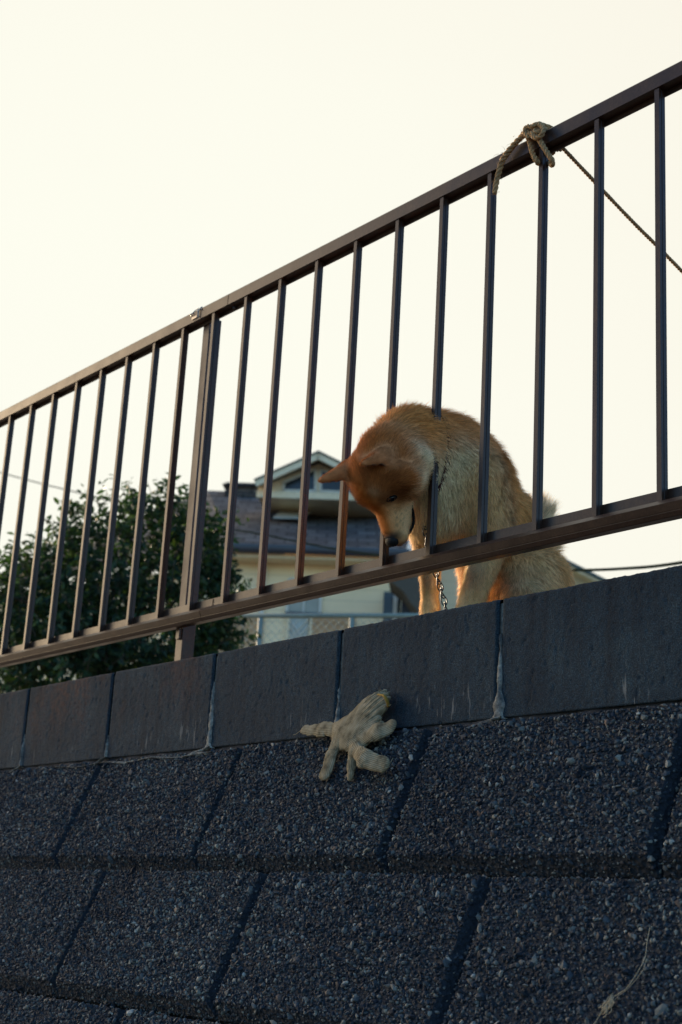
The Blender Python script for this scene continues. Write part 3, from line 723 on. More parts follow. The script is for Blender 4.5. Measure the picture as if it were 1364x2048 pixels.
    for e in EARS:
        d, t, h = d_ear(P, e); ei = np.maximum(ei, (d < .004)*sstep(.2, .6, N@e[2])*sstep(1.0, .85, t))
    c = mixc(c, np.array((.37, .105, .022)), ears*.92)
    c = mixc(c, np.array((.20, .12, .085)), ei*ears)
    c = mixc(c, np.array((.68, .48, .27)), tail*.9)
    return np.clip(c*1.40*(1+.12*nz[:, None]), 0.005, .92)
V, F = nets(sdf, (-.19, -.215, -.012), (.19, .435, .45), .0036)
Nb = sdf_n(V); V = V-sdf(V)[:, None]*Nb*.8
V[:, 2] = np.maximum(V[:, 2], .001)
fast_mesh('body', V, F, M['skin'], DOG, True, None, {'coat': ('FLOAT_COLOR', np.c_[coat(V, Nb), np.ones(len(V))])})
def ellipsoid(c, ax, nu=20, nv=12):
    """ax: 3 half axes as rows"""
    V = []; F = []
    for i in range(nv+1):
        for j in range(nu):
            a, b = math.pi*i/nv, 2*math.pi*j/nu
            V.append(np.array(c)+ax[0]*math.sin(a)*math.cos(b)+ax[1]*math.sin(a)*math.sin(b)+ax[2]*math.cos(a))
    for i in range(nv):
        for j in range(nu): F.append((i*nu+j, i*nu+(j+1) % nu, (i+1)*nu+(j+1) % nu, (i+1)*nu+j))
    return np.array(V), F
def march(a, d):
    t = np.linspace(0, .12, 500); P = np.array(a)+t[:, None]*np.array(d); s = sdf(P); k = np.argmax(s > 0); return P[k]
EYES = []
for sg in (1, -1):
    st = np.array([.018, -.062, .214]); di = nrmz((sg*.84, -.46, -.04)); e = march(st, di)
    EYES.append(e); n_ = sdf_n(e[None])[0]; a1 = nrmz(-HF*.55-HU*.8); a1 = nrmz(a1-n_*(a1@n_)); a2 = np.cross(n_, a1)
    b = MB(); v_, f_ = ellipsoid(e-n_*.0012+DO, np.array([a1*.0080, a2*.0038, n_*.0032])); b.add(v_, f_); ey = b.build('eye', M['eye'], DOG, True)
    b = MB(); th = np.linspace(0, 2*math.pi, 30)[:-1]
    pth = np.array([e+DO+a1*.0092*math.cos(x)+a2*.0046*math.sin(x)+n_*.0004 for x in np.r_[th, th[:2]]]); b.tube(pth, .0014, 6); b.build('eyelid', M['lip'], ey, True)
def fur(V, F, n, seed):
    rg = np.random.default_rng(seed)
    q = V[F]; ar = np.linalg.norm(np.cross(q[:, 2]-q[:, 0], q[:, 3]-q[:, 1]), axis=1)
    cen = q.mean(1)
    # most of the coat that can be seen faces the lane
    vis = .35+.65*(((cen+DO-CAM)/np.linalg.norm(cen+DO-CAM, axis=1)[:, None]*-sdf_n(cen)).sum(1) > -.35)
    _, ln, _ = region(cen); pr = ar*vis*(1+.012/np.clip(ln, .004, .03)); 
    for y in EYES: pr = pr*(np.linalg.norm(cen-y, axis=1) > .0085)
    pr = pr*(np.linalg.norm(cen-np.array([.018, -.048, .147]), axis=1) > .014); pr /= pr.sum()
    f = rg.choice(len(F), n, p=pr); u, v = rg.random((2, n, 1)); Q = q[f]
    P = Q[:, 0]*(1-u)*(1-v)+Q[:, 1]*u*(1-v)+Q[:, 2]*u*v+Q[:, 3]*(1-u)*v
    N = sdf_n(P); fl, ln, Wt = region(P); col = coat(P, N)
    fl = fl-N*(fl*N).sum(1)[:, None]; fl /= np.linalg.norm(fl, axis=1)[:, None]+1e-6
    # clumps
    cl = np.stack([vnoise(P, 95, s) for s in (11, 12, 13)], 1)*.30+np.stack([vnoise(P, 40, s) for s in (14, 15, 16)], 1)*.22
    lift = np.clip(rg.normal(.42, .14, n), .12, .9)[:, None]
    lift = lift+np.clip(Wt[:, 25:27].sum(1), 0, 1)[:, None]*.25
    D = fl*(1-lift*.5)+N*lift+cl+rg.normal(0, .13, (n, 3)); D /= np.linalg.norm(D, axis=1)[:, None]
    L = ln*rg.uniform(.65, 1.3, n)
    S = np.cross(D, N); S /= np.linalg.norm(S, axis=1)[:, None]+1e-6
    S = S+N*rg.normal(0, .35, (n, 1)); S /= np.linalg.norm(S, axis=1)[:, None]
    w = (.00026+.00022*rg.random(n))*np.clip(ln/.012, .55, 1.25)
    bend = fl*.35-np.array([0, 0, .14])
    p1 = P-N*.0008; p2 = P+D*(L*.55)[:, None]; D2 = D+bend*.8; D2 /= np.linalg.norm(D2, axis=1)[:, None]; p3 = p2+D2*(L*.5)[:, None]
    for p in (p2, p3): p[:, 2] = np.maximum(p[:, 2], .0015)
    sw = S*w[:, None]
    VV = np.stack([p1-sw, p1+sw, p2+sw*.85, p2-sw*.85, p3+sw*.12, p3-sw*.12], 1).reshape(-1, 3)
    b = (np.arange(n)*6)[:, None]
    FF = np.concatenate([b+np.array([[0, 1, 2, 3]]), b+np.array([[3, 2, 4, 5]])], 0)
    NN = N+D*.15+rg.normal(0, .10, (n, 3)); NN /= np.linalg.norm(NN, axis=1)[:, None]
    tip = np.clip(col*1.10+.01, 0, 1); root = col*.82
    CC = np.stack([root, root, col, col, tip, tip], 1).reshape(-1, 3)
    return VV, FF, np.c_[CC, np.ones(len(CC))], np.repeat(NN, 6, 0)
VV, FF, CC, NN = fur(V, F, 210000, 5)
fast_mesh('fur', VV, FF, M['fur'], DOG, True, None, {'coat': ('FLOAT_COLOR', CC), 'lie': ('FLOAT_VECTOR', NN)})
nc = np.array([.018, -.046, .1480])
b = MB(); v_, f_ = ellipsoid(nc+DO, np.array([HS*.0145, HU*.0120, HF*.0105]), 28, 18)
rel = v_-DO-nc; ups = np.clip(rel@HU/.012, -1, 1)
v_ = v_-HS*((rel@HS)*(.28*np.clip(-ups, 0, 1)))[:, None]
b.add(v_, f_)
no = b.build('nose', M['black'], DOG, True)
for sg in (1, -1):
    b = MB(); v_, f_ = ellipsoid(nc+DO+HS*sg*.0072+HF*.0082+HU*.001, np.array([HS*.0034, HU*.0024, HF*.0025])); b.add(v_, f_); b.build('nostril', M['lip'], no, True)
for X in (-1.864, -1.900):
    pts = [onX(x, y, -1.866)-DO for x, y in ((800, 1083), (813, 1075), (822, 1062), (826.5, 1046), (826.5, 1028), (824, 1012), (826, 998))]
    pts = [np.array([(p[0] if X > -1.87 else .036-p[0]), p[1], p[2]]) for p in pts]
    pts = [p+(np.array([.018-p[0], 0, 0])*w) for p, w in zip(pts, (.9, .45, .15, 0, 0, 0, 0))]
    b = MB(); b.tube(spline(pts, 30)+DO, np.interp(np.linspace(0, 1, 30), [0, .2, .6, 1], [.0018, .0026, .0028, .0014]), 8); b.build('lip', M['lip'], DOG, True)
# collar with its ring and tag
cc = np.array([.002, .036, .345]); ring = []
for a in np.linspace(0, 2*math.pi, 61)[:-1]:
    d = np.array([math.cos(a), -.12*math.sin(a)*0-.10, math.sin(a)]); ring.append(march(cc, d)+nrmz(d)*.0030)
ring = np.array(ring)
vv = []; axn = nrmz((0, 1, -.05))
for p in ring:
    o_ = nrmz(p-cc); vv += [p-axn*.006, p+o_*.003-axn*.006, p+o_*.003+axn*.006, p+axn*.006]
n = len(ring); ff = [(4*i+j, 4*((i+1) % n)+j, 4*((i+1) % n)+(j+1) % 4, 4*i+(j+1) % 4) for i in range(n) for j in range(4)]
b = MB(); b.add(np.array(vv)+DO, ff); col_ = b.build('collar', M['collar'], DOG)
def torus(c, a1, a2, r, n=20): th = np.linspace(0, 2*math.pi, n+1); return np.array([np.array(c)+a1*math.cos(t)+a2*math.sin(t) for t in np.r_[th, th[1]]])
low = ring[np.argmin(ring[:, 2])]
rp = onY(842, 990, DO[1]+.026)
b = MB(); b.tube(torus(rp+np.array([0, 0, .004]), np.array([.008, .004, 0]), np.array([0, .003, .011]), 0), .0014, 8); b.build('ring', M['steel'], col_, True)
tp = onY(832, 1012, DO[1]+.020); a1 = nrmz(RV*.72-UV*.70); a2 = np.cross(fv, a1)
b = MB(); b.hexa([tp-a1*.008-a2*.0048, tp+a1*.008-a2*.0048, tp+a1*.008+a2*.0048, tp-a1*.008+a2*.0048], [tp-a1*.008-a2*.0048-fv*.0025, tp+a1*.008-a2*.0048-fv*.0025, tp+a1*.008+a2*.0048-fv*.0025, tp-a1*.008+a2*.0048-fv*.0025]); b.build('name_tag', M['tagm'], col_, bevel=.0008)

# ------------------------------------------------------------------ leash chain
CH = [onY(843, 1000, DO[1]+.028), onY(847, 1022, DO[1]+.029), onY(850, 1050, DO[1]+.031), onY(855, 1085, DO[1]+.033), onY(866, 1128, DO[1]+.036),
      onY(874, 1152, DO[1]+.038), onY(880, 1172, DO[1]+.040), onY(886, 1193, DO[1]+.042), onY(891, 1212, DO[1]+.044)]
e_ = CH[-1]; CH += [np.array([e_[0]+.008, e_[1]+.01, ZT0+.004]), np.array([e_[0]+.03, e_[1]+.06, ZT0+.003]), np.array([e_[0]+.09, e_[1]+.11, 2.006]), np.array([e_[0]+.2, e_[1]+.16, 2.006]), np.array([e_[0]+.34, e_[1]+.2, 2.006])]
chain = thing('leash_chain', 'thin dark steel chain hanging from the dog collar down to the wall top', 'chain', tuple(CH[0]))
P = resample(spline(CH, 300), .0138)
for i in range(len(P)-1):
    c = (P[i]+P[i+1])/2; d = nrmz(P[i+1]-P[i]); s = nrmz(np.cross(d, (.78, -.62, .0)) if i % 2 == 0 else np.cross(d, nrmz(np.array([.62, .78, .1])+.4*np.array([.78, -.62, 0]))))
    tw = np.cross(d, s)
    th = np.linspace(0, 2*math.pi, 19)
    pts = np.array([c+d*.0100*math.cos(t)+s*.0050*math.sin(t)+tw*.0018*math.sin(2*t) for t in np.r_[th, th[1]]])
    if i < 2: pts = c+(pts-c)*1.15
    b = MB(); b.tube(pts, .0012, 6, cap=False); b.build('link', M['chain'], chain, True)
# ------------------------------------------------------------------ rope tied to the top rail
def rope_mesh(b, path, r, pitch=.026, phase=0, taper=False):
    P = resample(spline(path, 30*len(path)), .0022); n = len(P)
    T = np.gradient(P, axis=0); T /= np.linalg.norm(T, axis=1)[:, None]
    N = np.cross(T[0], (.3, .2, .9)); N /= np.linalg.norm(N); Ns = []
    for i in range(n):
        N = N-T[i]*(N@T[i]); N /= np.linalg.norm(N); Ns.append(N)
    Ns = np.array(Ns); B = np.cross(T, Ns); s = np.arange(n)*.0022
    rr = np.full(n, r)*(1+.06*vnoise(P, 60, 3))
    if taper: rr = rr*np.interp(s, [0, .01, .03], [.75, .95, 1])
    for k in range(3):
        a = 2*np.pi*s/pitch+k*2*np.pi/3+phase
        Q = P+(Ns*np.cos(a)[:, None]+B*np.sin(a)[:, None])*(rr*.53)[:, None]
        b.tube(Q, rr*.56*(1+.10*vnoise(Q, 400, 7+k)), 7)
ROPE = thing('tied_rope', 'frayed tan twisted rope knotted round the railing top and pulled off to the right', 'rope', tuple(onY(1075, 260, 1.64)))
def py(x, y, Y): return onY(x, y, Y)
b = MB()
xA = py(1060, 285, 1.641)[0]; xB = py(1092, 300, 1.641)[0]
A = [(xA+.010, 1.690, ZT+.006), (xA+.004, 1.688, ZT+.030), (xA-.002, 1.668, ZT+.036), tuple(py(1052, 257, 1.644)), tuple(py(1059, 283, 1.6405)), tuple(py(1066, 308, 1.6415)), tuple(py(1076, 326, 1.647)), tuple(py(1077, 318, 1.672)), tuple(py(1074, 300, 1.690))]
rope_mesh(b, A, .0046)
Bp = [(xB-.014, 1.690, ZT+.006), (xB-.020, 1.686, ZT+.031), (xB-.022, 1.664, ZT+.036), tuple(py(1071, 259, 1.640)), tuple(py(1080, 281, 1.637)), tuple(py(1093, 303, 1.639)), tuple(py(1104, 320, 1.643)), tuple(py(1104, 330, 1.652)), tuple(py(1098, 322, 1.672)), tuple(py(1090, 300, 1.690))]
rope_mesh(b, Bp, .0048, phase=1)
L_ = [tuple(py(1058, 277, 1.634)), tuple(py(1050, 264, 1.634)), tuple(py(1054, 254, 1.636)), tuple(py(1066, 253, 1.634)), tuple(py(1075, 248, 1.638)), tuple(py(1086, 255, 1.636)), tuple(py(1085, 268, 1.631)), tuple(py(1074, 276, 1.630)), tuple(py(1064, 270, 1.633))]
rope_mesh(b, L_, .0043, phase=2)
rope_mesh(b, [tuple(py(1066, 252, 1.645)), tuple(py(1078, 248, 1.65)), tuple(py(1090, 252, 1.66)), tuple(py(1103, 257, 1.676)), tuple(py(1108, 268, 1.690))], .0044, phase=.5)
rope_mesh(b, [tuple(py(1044, 268, 1.642)), tuple(py(1056, 268, 1.636)), tuple(py(1070, 266, 1.633)), tuple(py(1084, 262, 1.64)), tuple(py(1092, 258, 1.66))], .0044, phase=.9)
b.build('knot', M['rope'], ROPE, True)
b = MB()
rope_mesh(b, [tuple(py(*p)) for p in ((989, 388, 1.634), (993, 365, 1.634), (998, 343, 1.635), (1005, 321, 1.636), (1018, 302, 1.637), (1034, 283, 1.638), (1048, 270, 1.638), (1060, 264, 1.638))], .0054, .030, taper=True)
rg = np.random.default_rng(12)
for p in rg.choice(8, 46):
    q0 = [(993, 365), (998, 343), (1005, 321), (1018, 302), (1034, 283), (1044, 272), (990, 385), (1010, 312)][p]
    q = py(q0[0]+rg.normal(0, 5), q0[1]+rg.normal(0, 7), 1.632); d = nrmz(rg.normal(size=3)); b.tube([q, q+d*.006, q+d*.010+np.array([0, 0, -.003])], [.0003, .00025, .0001], 4)
b.build('loose_end', M['rope'], ROPE, True)
b = MB()
p_e = onY(1364, 543, 2.06); p_s = onY(1120, 290, 1.690)
far = p_s+(p_e-p_s)*2.6
rope_mesh(b, [tuple(py(1100, 262, 1.692)), tuple(py(1108, 274, 1.694)), tuple(p_s), tuple(p_s+(p_e-p_s)*.27-np.array([0, 0, .002])), tuple(p_s+(p_e-p_s)*.6-np.array([0, 0, .003])), tuple(p_e), tuple(far)], .0036, .022)
b.build('taut_line', M['rope'], ROPE, True)

# ------------------------------------------------------------------ work glove
def onP(x, y, off): d = ray(x, y); o = np.array([0, Y1, Z1])+EN*off; return CAM+d*(((o-CAM)@EN)/(d@EN))
GO = nrmz((0, -1, .30)); GX = np.array([1.0, 0, 0]); GZ = np.cross(GX, GO); GZ = GZ*np.sign(GZ[2])
G3 = np.stack([GX, GZ, GO])
glove_pts = dict(c0=onY(762, 1403, 1.5720), c1=onY(735, 1430, 1.5680), k=onY(704, 1462, 1.5590), k2=onY(690, 1468, 1.5610), k3=onY(722, 1470, 1.560),
    i0=onY(682, 1458, 1.5610), i1=onY(645, 1459, 1.5640), i2=onY(608, 1460, 1.5700),
    m0=onY(682, 1478, 1.5560), m1=onP(664, 1508, .016), m2=onP(652, 1545, .012),
    r0=onP(706, 1505, .022), r1=onP(704, 1530, .014), r2=onP(700, 1556, .009),
    l0=onY(704, 1490, 1.5480), l1=onP(728, 1516, .034), l2=onP(768, 1531, .026),
    t0=onY(730, 1480, 1.5520), t1=onY(755, 1464, 1.5540), t2=onY(782, 1453, 1.5610))
gp = {k: G3@v for k, v in glove_pts.items()}
GPR = [('c0', .0185, 'c1', .028, .02, 3.2), ('c1', .028, 'k', .033, .02, 3.6), ('k2', .022, 'k3', .022, .02, 2.3),
       ('i0', .0155, 'i1', .0142, .010, 3.0), ('i1', .0142, 'i2', .0105, .006, 3.4), ('m0', .0150, 'm1', .0140, .008, 2.7), ('m1', .0140, 'm2', .0155, .006, 3.2),
       ('r0', .009, 'r1', .0085, .004, 1.5), ('r1', .0085, 'r2', .0060, .004, 1.5), ('l0', .0095, 'l1', .0155, .006, 2.2), ('l1', .0155, 'l2', .0140, .006, 2.8),
       ('t0', .0130, 't1', .0155, .008, 2.2), ('t1', .0155, 't2', .0135, .006, 2.8)]
def g_parts(P):
    out = []
    for a, ra, c, rc, k, fl in GPR:
        A, B = gp[a].copy(), gp[c].copy(); Q = P.copy()
        m = .5*(A[2]+B[2]); t = np.clip(((P-A)[:, :2]@(B-A)[:2])/((B-A)[:2]@(B-A)[:2]), 0, 1); cz = A[2]+(B[2]-A[2])*t
        Q[:, 2] = (Q[:, 2]-cz)*fl; A[2] = 0; B[2] = 0
        out.append((d_cone(Q, A, ra, B, rc)/math.sqrt(fl), k))
    return out
def g_sdf(P):
    d = np.full(len(P), 1.0)
    w = vnoise(P, 45, 2)*.0011+vnoise(P, 110, 4)*.0006+.0012*np.exp(-(vnoise(P, 48, 9)/.10)**2)
    # folds gathering towards the cuff
    for q, k in g_parts(P): d = smin(d, q, k)
    cu = np.linalg.norm(P[:, :2]-gp['c0'][:2], axis=1); ax = nrmz((gp['k']-gp['c0'])[:2]); ac = (P[:, :2]-gp['c0'][:2])@np.array([-ax[1], ax[0]])
    return d+w+.0022*np.sin(ac*2*math.pi/.011)*sstep(.055, .012, cu)
allp = np.array(list(gp.values()))
Vg, Fg = nets(g_sdf, allp.min(0)-.032, allp.max(0)+.032, .0017)
parts = np.stack([q for q, _ in g_parts(Vg)], 1); near = parts.argmin(1); rib = np.zeros((len(Vg), 3))
for i, (a, _, c, _, _, _) in enumerate(GPR):
    m = near == i
    A, B = (gp['c0'], gp['k']) if i < 3 else (gp[a], gp[c])
    ax = nrmz((B-A)[:2]); r2 = Vg[m][:, :2]-A[:2]; rib[m, 0] = r2@np.array([-ax[1], ax[0]])+.3*Vg[m][:, 2]; rib[m, 1] = r2@ax
Vw = Vg@G3
GL = thing('work_glove', 'dirty white cotton work glove with splayed fingers dropped over the wall ledge', 'glove', tuple(glove_pts['k']))
fast_mesh('glove_knit', Vw-glove_pts['k'], Fg, M['knit'], GL, True, None, {'rib': ('FLOAT_VECTOR', rib)})
b = MB()
h0, h1, h2, h3 = onY(755, 1389, 1.5665), onY(767, 1391, 1.5600), onY(774, 1401, 1.5610), onY(777, 1413, 1.5680)
b.tube(spline([h0, h1, h2, h3], 20), np.interp(np.linspace(0, 1, 20), [0, .5, 1], [.0012, .0030, .0026]), 8); b.build('cuff_hem', M['hem'], GL, True)
for pts in ([(770, 1534), (779, 1528), (786, 1516)], [(600, 1462), (592, 1468), (586, 1470)], [(773, 1410), (779, 1411), (782, 1409)]):
    b = MB(); b.tube(spline([onP(x, y, .024) if y > 1500 else onY(x, y, 1.565) for x, y in pts], 9), .0006, 5); b.build('loose_thread', M['knit'], GL)
rg = np.random.default_rng(5); b = MB()
for i in range(260):                                      # fuzz on the worn finger ends
    f = rg.choice(len(Fg)); p = Vw[Fg[f][0]]; q = Vg[Fg[f][0]]
    if min(np.linalg.norm(q-gp['m2']), np.linalg.norm(q-gp['l2']), np.linalg.norm(q-gp['m1']), np.linalg.norm(q-gp['i2'])) > .026: continue
    d = nrmz(rg.normal(size=3)+GO*.5); b.tube([p, p+d*.003, p+d*.0055], [.0003, .00025, .0001], 4)
o = b.build('fuzz', M['knit'], GL); o['kind'] = 'stuff'

# ------------------------------------------------------------------ frayed thread stuck to the pebbles
b = MB(); rg = np.random.default_rng(9)
main = [(1300, 1853), (1294, 1885), (1290, 1915), (1276, 1943), (1254, 1975), (1236, 1988), (1222, 1998), (1212, 2012), (1200, 2030), (1186, 2052), (1178, 2070)]
b.tube(spline([onP(x, y, .0075) for x, y in main], 60), .00045, 5)
b.tube(spline([onP(x+4+3*math.sin(i*2), y+2, .0078) for i, (x, y) in enumerate(main[2:7])], 30), .0003, 5)
for i in range(34):
    t0 = rg.uniform(0, .5); P0 = np.array([1226, 1988])+np.array([-30, 56])*t0+rg.normal(0, 3.0, 2); L = rg.uniform(.25, .55)
    P1 = P0+np.array([-30, 56])*L*.6+rg.normal(0, 5*(.4+t0), 2); Pm = (P0+P1)/2+rg.normal(0, 3, 2)
    b.tube(spline([onP(*P0, .008+.002*rg.random()), onP(*Pm, .009+.003*rg.random()), onP(*P1, .008)], 8), .00042, 4)
o = b.build('frayed_thread', M['thread'], None, True); tag(o, 'knotted pale frayed thread clinging to the pebbled panels', 'thread')
# ------------------------------------------------------------------ tree
rg = np.random.default_rng(21)
TB = hp(187, 1500, 7.0); TB[2] = 2.02
TR = thing('broadleaf_tree', 'dark leafy broadleaf tree behind the railing on the left', 'tree', tuple(TB))
blobs = [(250, 1125, 7.0, .33), (330, 1090, 7.1, .28), (170, 1190, 6.9, .32), (90, 1245, 7.0, .30), (390, 1190, 7.0, .21), (300, 1250, 6.9, .32), (200, 1300, 6.8, .33),
         (60, 1310, 7.0, .32), (415, 1250, 7.0, .11), (420, 1175, 7.0, .11), (10, 1215, 7.2, .25), (165, 1085, 7.0, .13), (280, 1025, 7.0, .10), (335, 1020, 7.0, .10), (372, 1075, 7.0, .16),
         (120, 1370, 6.8, .32), (300, 1350, 6.8, .27), (408, 1300, 6.9, .11), (-60, 1270, 7.1, .3), (395, 1110, 7.1, .12), (215, 1050, 7, .13), (150, 1045, 7, .06), (60, 1160, 7.1, .12), (448, 1165, 7.0, .04), (440, 1275, 6.95, .06)]
LV, LF = [], []; nb = 0; tw = MB()
for (x, y, d, r) in blobs:
    c = hp(x, y, d); nt = int((30+1650*r*r)*(.45 if y < 1060 else .7 if y < 1100 else 1))
    for k in range(nt):
        di = rg.normal(size=3); di /= np.linalg.norm(di); rad = r*(rg.random()**.45)
        p = c+di*rad; out = nrmz(di+np.array([0, 0, .55])+rg.normal(0, .35, 3)); L = (rg.uniform(.07, .17) if rg.random() < .9 else rg.uniform(.15, .22)) if rad > .6*r else .08
        if rad > .75*r and rg.random() < .5: tw.tube([p-out*.02, p+out*L*.5, p+out*L+np.array([0, 0, -.012])], [.0022, .0016, .0008], 4)
        nl = rg.integers(5, 10)
        for j in range(nl):
            t = (j+.5)/nl; b0 = p+out*L*t+np.array([0, 0, -.012*t*t])
            sd = nrmz(np.cross(out, rg.normal(size=3))); ld = nrmz(out*.55+sd*.9+np.array([0, 0, -.30])+rg.normal(0, .2, 3)); ln = rg.uniform(.034, .058)*(1 if t < .8 else .75)
            up = nrmz(np.array([0, 0, 1])+rg.normal(0, .55, 3)); wd = nrmz(np.cross(ld, up)); up = np.cross(wd, ld); w = ln*.21
            dr = -up*ln*.10
            v = [b0, b0+ld*ln*.35+wd*w+up*w*.35, b0+ld*ln*.70+wd*w*.8+up*w*.2+dr*.6, b0+ld*ln+dr*1.6, b0+ld*ln*.70-wd*w*.8+up*w*.2+dr*.6, b0+ld*ln*.35-wd*w+up*w*.35]
            LV += v; LF += [(nb, nb+1, nb+2, nb+3), (nb, nb+3, nb+4, nb+5)]; nb += 6
tv = np.concatenate(tw.v); tf = np.array([f for f in tw.f if len(f) == 4])
fast_mesh('crown', np.vstack([np.array(LV), tv])-TB, np.vstack([np.array(LF), tf+len(LV)]), [M['leaf'], M['bark']], TR, False, np.r_[np.zeros(len(LF), int), np.ones(len(tf), int)])
trunk_top = hp(195, 1330, 6.95)
b = MB(); b.tube(spline([TB, TB*.5+trunk_top*.5+HT*.03, trunk_top], 14), np.linspace(.05, .034, 14), 10); tk = b.build('trunk', M['bark'], TR, True)
for (x, y, d, r) in blobs:
    if r < .09: continue
    c = hp(x, y, d); m = trunk_top*.5+c*.5+rg.normal(0, .05, 3)-np.array([0, 0, .05])
    b = MB(); b.tube(spline([trunk_top-np.array([0, 0, .04*rg.random()]), m, c], 12), np.linspace(.020, .006, 12)*(.6+r), 6); b.build('branch', M['bark'], tk, True)

# ------------------------------------------------------------------ house beyond the wall
_a = math.radians(6); HN0 = HN.copy(); HN = math.cos(_a)*HN0+math.sin(_a)*HT; HT = np.array([HN[1], -HN[0], 0.0])
GZ0 = 2.2
def S_(x, y, d): return hp(x, y, d)@HT
def W3(s, d, z): return HT*s+HN*d+np.array([0, 0, z])
def hbox(b, s0, s1, d0, d1, z0, z1, mi=0):
    b.hexa([W3(s0, d0, z0), W3(s1, d0, z0), W3(s1, d1, z0), W3(s0, d1, z0)], [W3(s0, d0, z1), W3(s1, d0, z1), W3(s1, d1, z1), W3(s0, d1, z1)], mi)
def hpoly(b, px, d, depth, mi=0): b.prism([hp(x, y, d) for x, y in px][::-1], HN*depth, mi)
D0 = 20.0; CXY = CAM.copy()
base = hp(640, 1300, D0+.5); base[2] = GZ0
HO = thing('house', 'cream house with dark shingle roof and a gabled dormer between the tree and the dog', 'house', tuple(base))
ze = hp(640, 1100, D0-.4)[2]; sE0 = S_(466, 1097, D0-.4); sE1 = S_(812, 1108, D0-.4)
DR = 24.6; zr = hp(512, 984, DR)[2]; sR0 = S_(414, 1001, DR); sR1 = sE1+.9
th = np.array([0, 0, -.09])
sW0, sW1 = S_(500, 1200, D0)-.9, S_(795, 1200, D0)
b = MB(); hbox(b, sW0, sW1, D0, D0+8, GZ0, ze-.02); wall = b.build('wall', M['siding'], HO)
b = MB(); Lc = hp(-60, 1172, 22.5)
e0, e1, r1_, r0_ = W3(sE0, D0-.4, ze+.02), W3(sE1, D0-.4, ze+.02), W3(sE1, DR, zr), W3(sR0, DR, zr)
b.hexa([e0+th, e1+th, r1_+th, r0_+th], [e0, e1, r1_, r0_])
Lb = Lc+HN*4; 
b.add([e0, r0_, Lc, e0+th, r0_+th, Lc+th], [(0, 1, 2), (3, 5, 4), (0, 3, 4, 1), (1, 4, 5, 2), (2, 5, 3, 0)])
bk0, bk1 = W3(sR0-1.5, DR+5, ze), W3(sE1, DR+5, ze)
b.hexa([r0_+th, r1_+th, bk1+th, bk0+th], [r0_, r1_, bk1, bk0])
roof = b.build('roof', M['shingle'], HO)
b = MB(); q0, q1 = W3(sE0, D0-.1, 0), Lc-HN*0
for z0, z1 in ((GZ0, None),):
    a = np.array([e0[0], e0[1], GZ0])+HN*.35; c = np.array([Lc[0], Lc[1], GZ0])+HN*.3
    b.hexa([a, a+HN*.2, c+HN*.2, c], [a+np.array([0, 0, ze-.14-GZ0]), a+HN*.2+np.array([0, 0, ze-.14-GZ0]), c+HN*.2+np.array([0, 0, Lc[2]-.14-GZ0]), c+np.array([0, 0, Lc[2]-.14-GZ0])])
b.build('side_wall', M['siding'], HO)
b = MB(); hbox(b, S_(450, 980, DR-.6), S_(516, 985, DR-.6), DR-.6, DR+.5, zr-.25, hp(480, 965, DR-.6)[2]); hbox(b, S_(444, 980, DR-.7), S_(516, 985, DR-.7), DR-.7, DR+.6, hp(480, 974, DR-.6)[2], hp(480, 971, DR-.6)[2]); b.build('ridge_cap', M['shingle'], roof)
b = MB(); hbox(b, sW0-.02, sW0+.10, D0-.03, D0+.12, GZ0, ze-.14); b.build('corner_board', M['trim'], HO)
b = MB(); b.tube([W3(sE0+.42, D0-.06, GZ0), W3(sE0+.42, D0-.06, ze-.2), W3(sE0+.42, D0-.40, ze-.05)], .035, 8); b.build('downpipe', M['white'], HO)
# gutter
b = MB(); n = 9; prof = [(D0-.40-.055+.055*math.cos(t), ze-.005+.085*-math.sin(t)) for t in np.linspace(0, math.pi, n)]+[(D0-.51, ze+.03), (D0-.40, ze+.03)]
b.prism([W3(sE0-.05, d, z) for d, z in prof], HT*(sE1-sE0+.10)); b.build('gutter', M['gutter'], HO)
b = MB(); hbox(b, sE0, sE1, D0-.38, D0-.01, ze-.13, ze-.08); b.build('soffit', M['trim'], HO)
b = MB(); v0, v1 = W3(sE1, D0-.45, ze+.03), W3(sE1, DR, zr+.02)
b.hexa([v0-np.array([0, 0, .2]), v0-np.array([0, 0, .2])+HT*.06, v1-np.array([0, 0, .2])+HT*.06, v1-np.array([0, 0, .2])], [v0, v0+HT*.06, v1+HT*.06, v1]); b.build('verge_board', M['white'], roof)
# dormer
DD = 21.3
b = MB(); hpoly(b, [(516, 994), (757, 1000), (757, 962), (637, 910), (516, 956)], DD, 4.0); do = b.build('dormer', M['trim'], HO)
def slab(b, p, q, t, d0, d1, mi=0):
    P, Q = hp(*p, d0), hp(*q, d0); n_ = np.cross(Q-P, HN); n_ = nrmz(n_)*np.sign(n_[2]); b.hexa([P-n_*t, Q-n_*t, Q-n_*t+HN*(d1-d0), P-n_*t+HN*(d1-d0)], [P, Q, Q+HN*(d1-d0), P+HN*(d1-d0)], mi)
b = MB(); slab(b, (508, 961), (637, 904), .10, DD-.35, DD-.28); slab(b, (637, 904), (768, 969), .10, DD-.35, DD-.28); b.build('bargeboard', M['trim'], do)
b = MB(); slab(b, (507, 958), (637, 900.5), .028, DD-.37, DD+4); slab(b, (637, 900.5), (769, 966), .028, DD-.37, DD+4); b.build('dormer_roof', M['fascia'], do)
b = MB(); slab(b, (520, 969), (637, 921), .03, DD-.06, DD-.005); slab(b, (637, 921), (752, 975), .03, DD-.06, DD-.005); b.build('shadow_strip', M['gutter'], do)  # dark strips standing in for the bargeboards' shadow on the gable
b = MB(); hbox(b, S_(512, 996, DD-.1), S_(762, 1000, DD-.1), DD-.10, DD-.004, hp(637, 998, DD-.1)[2], hp(637, 985, DD-.1)[2]); b.build('sill_band', M['trim'], do)
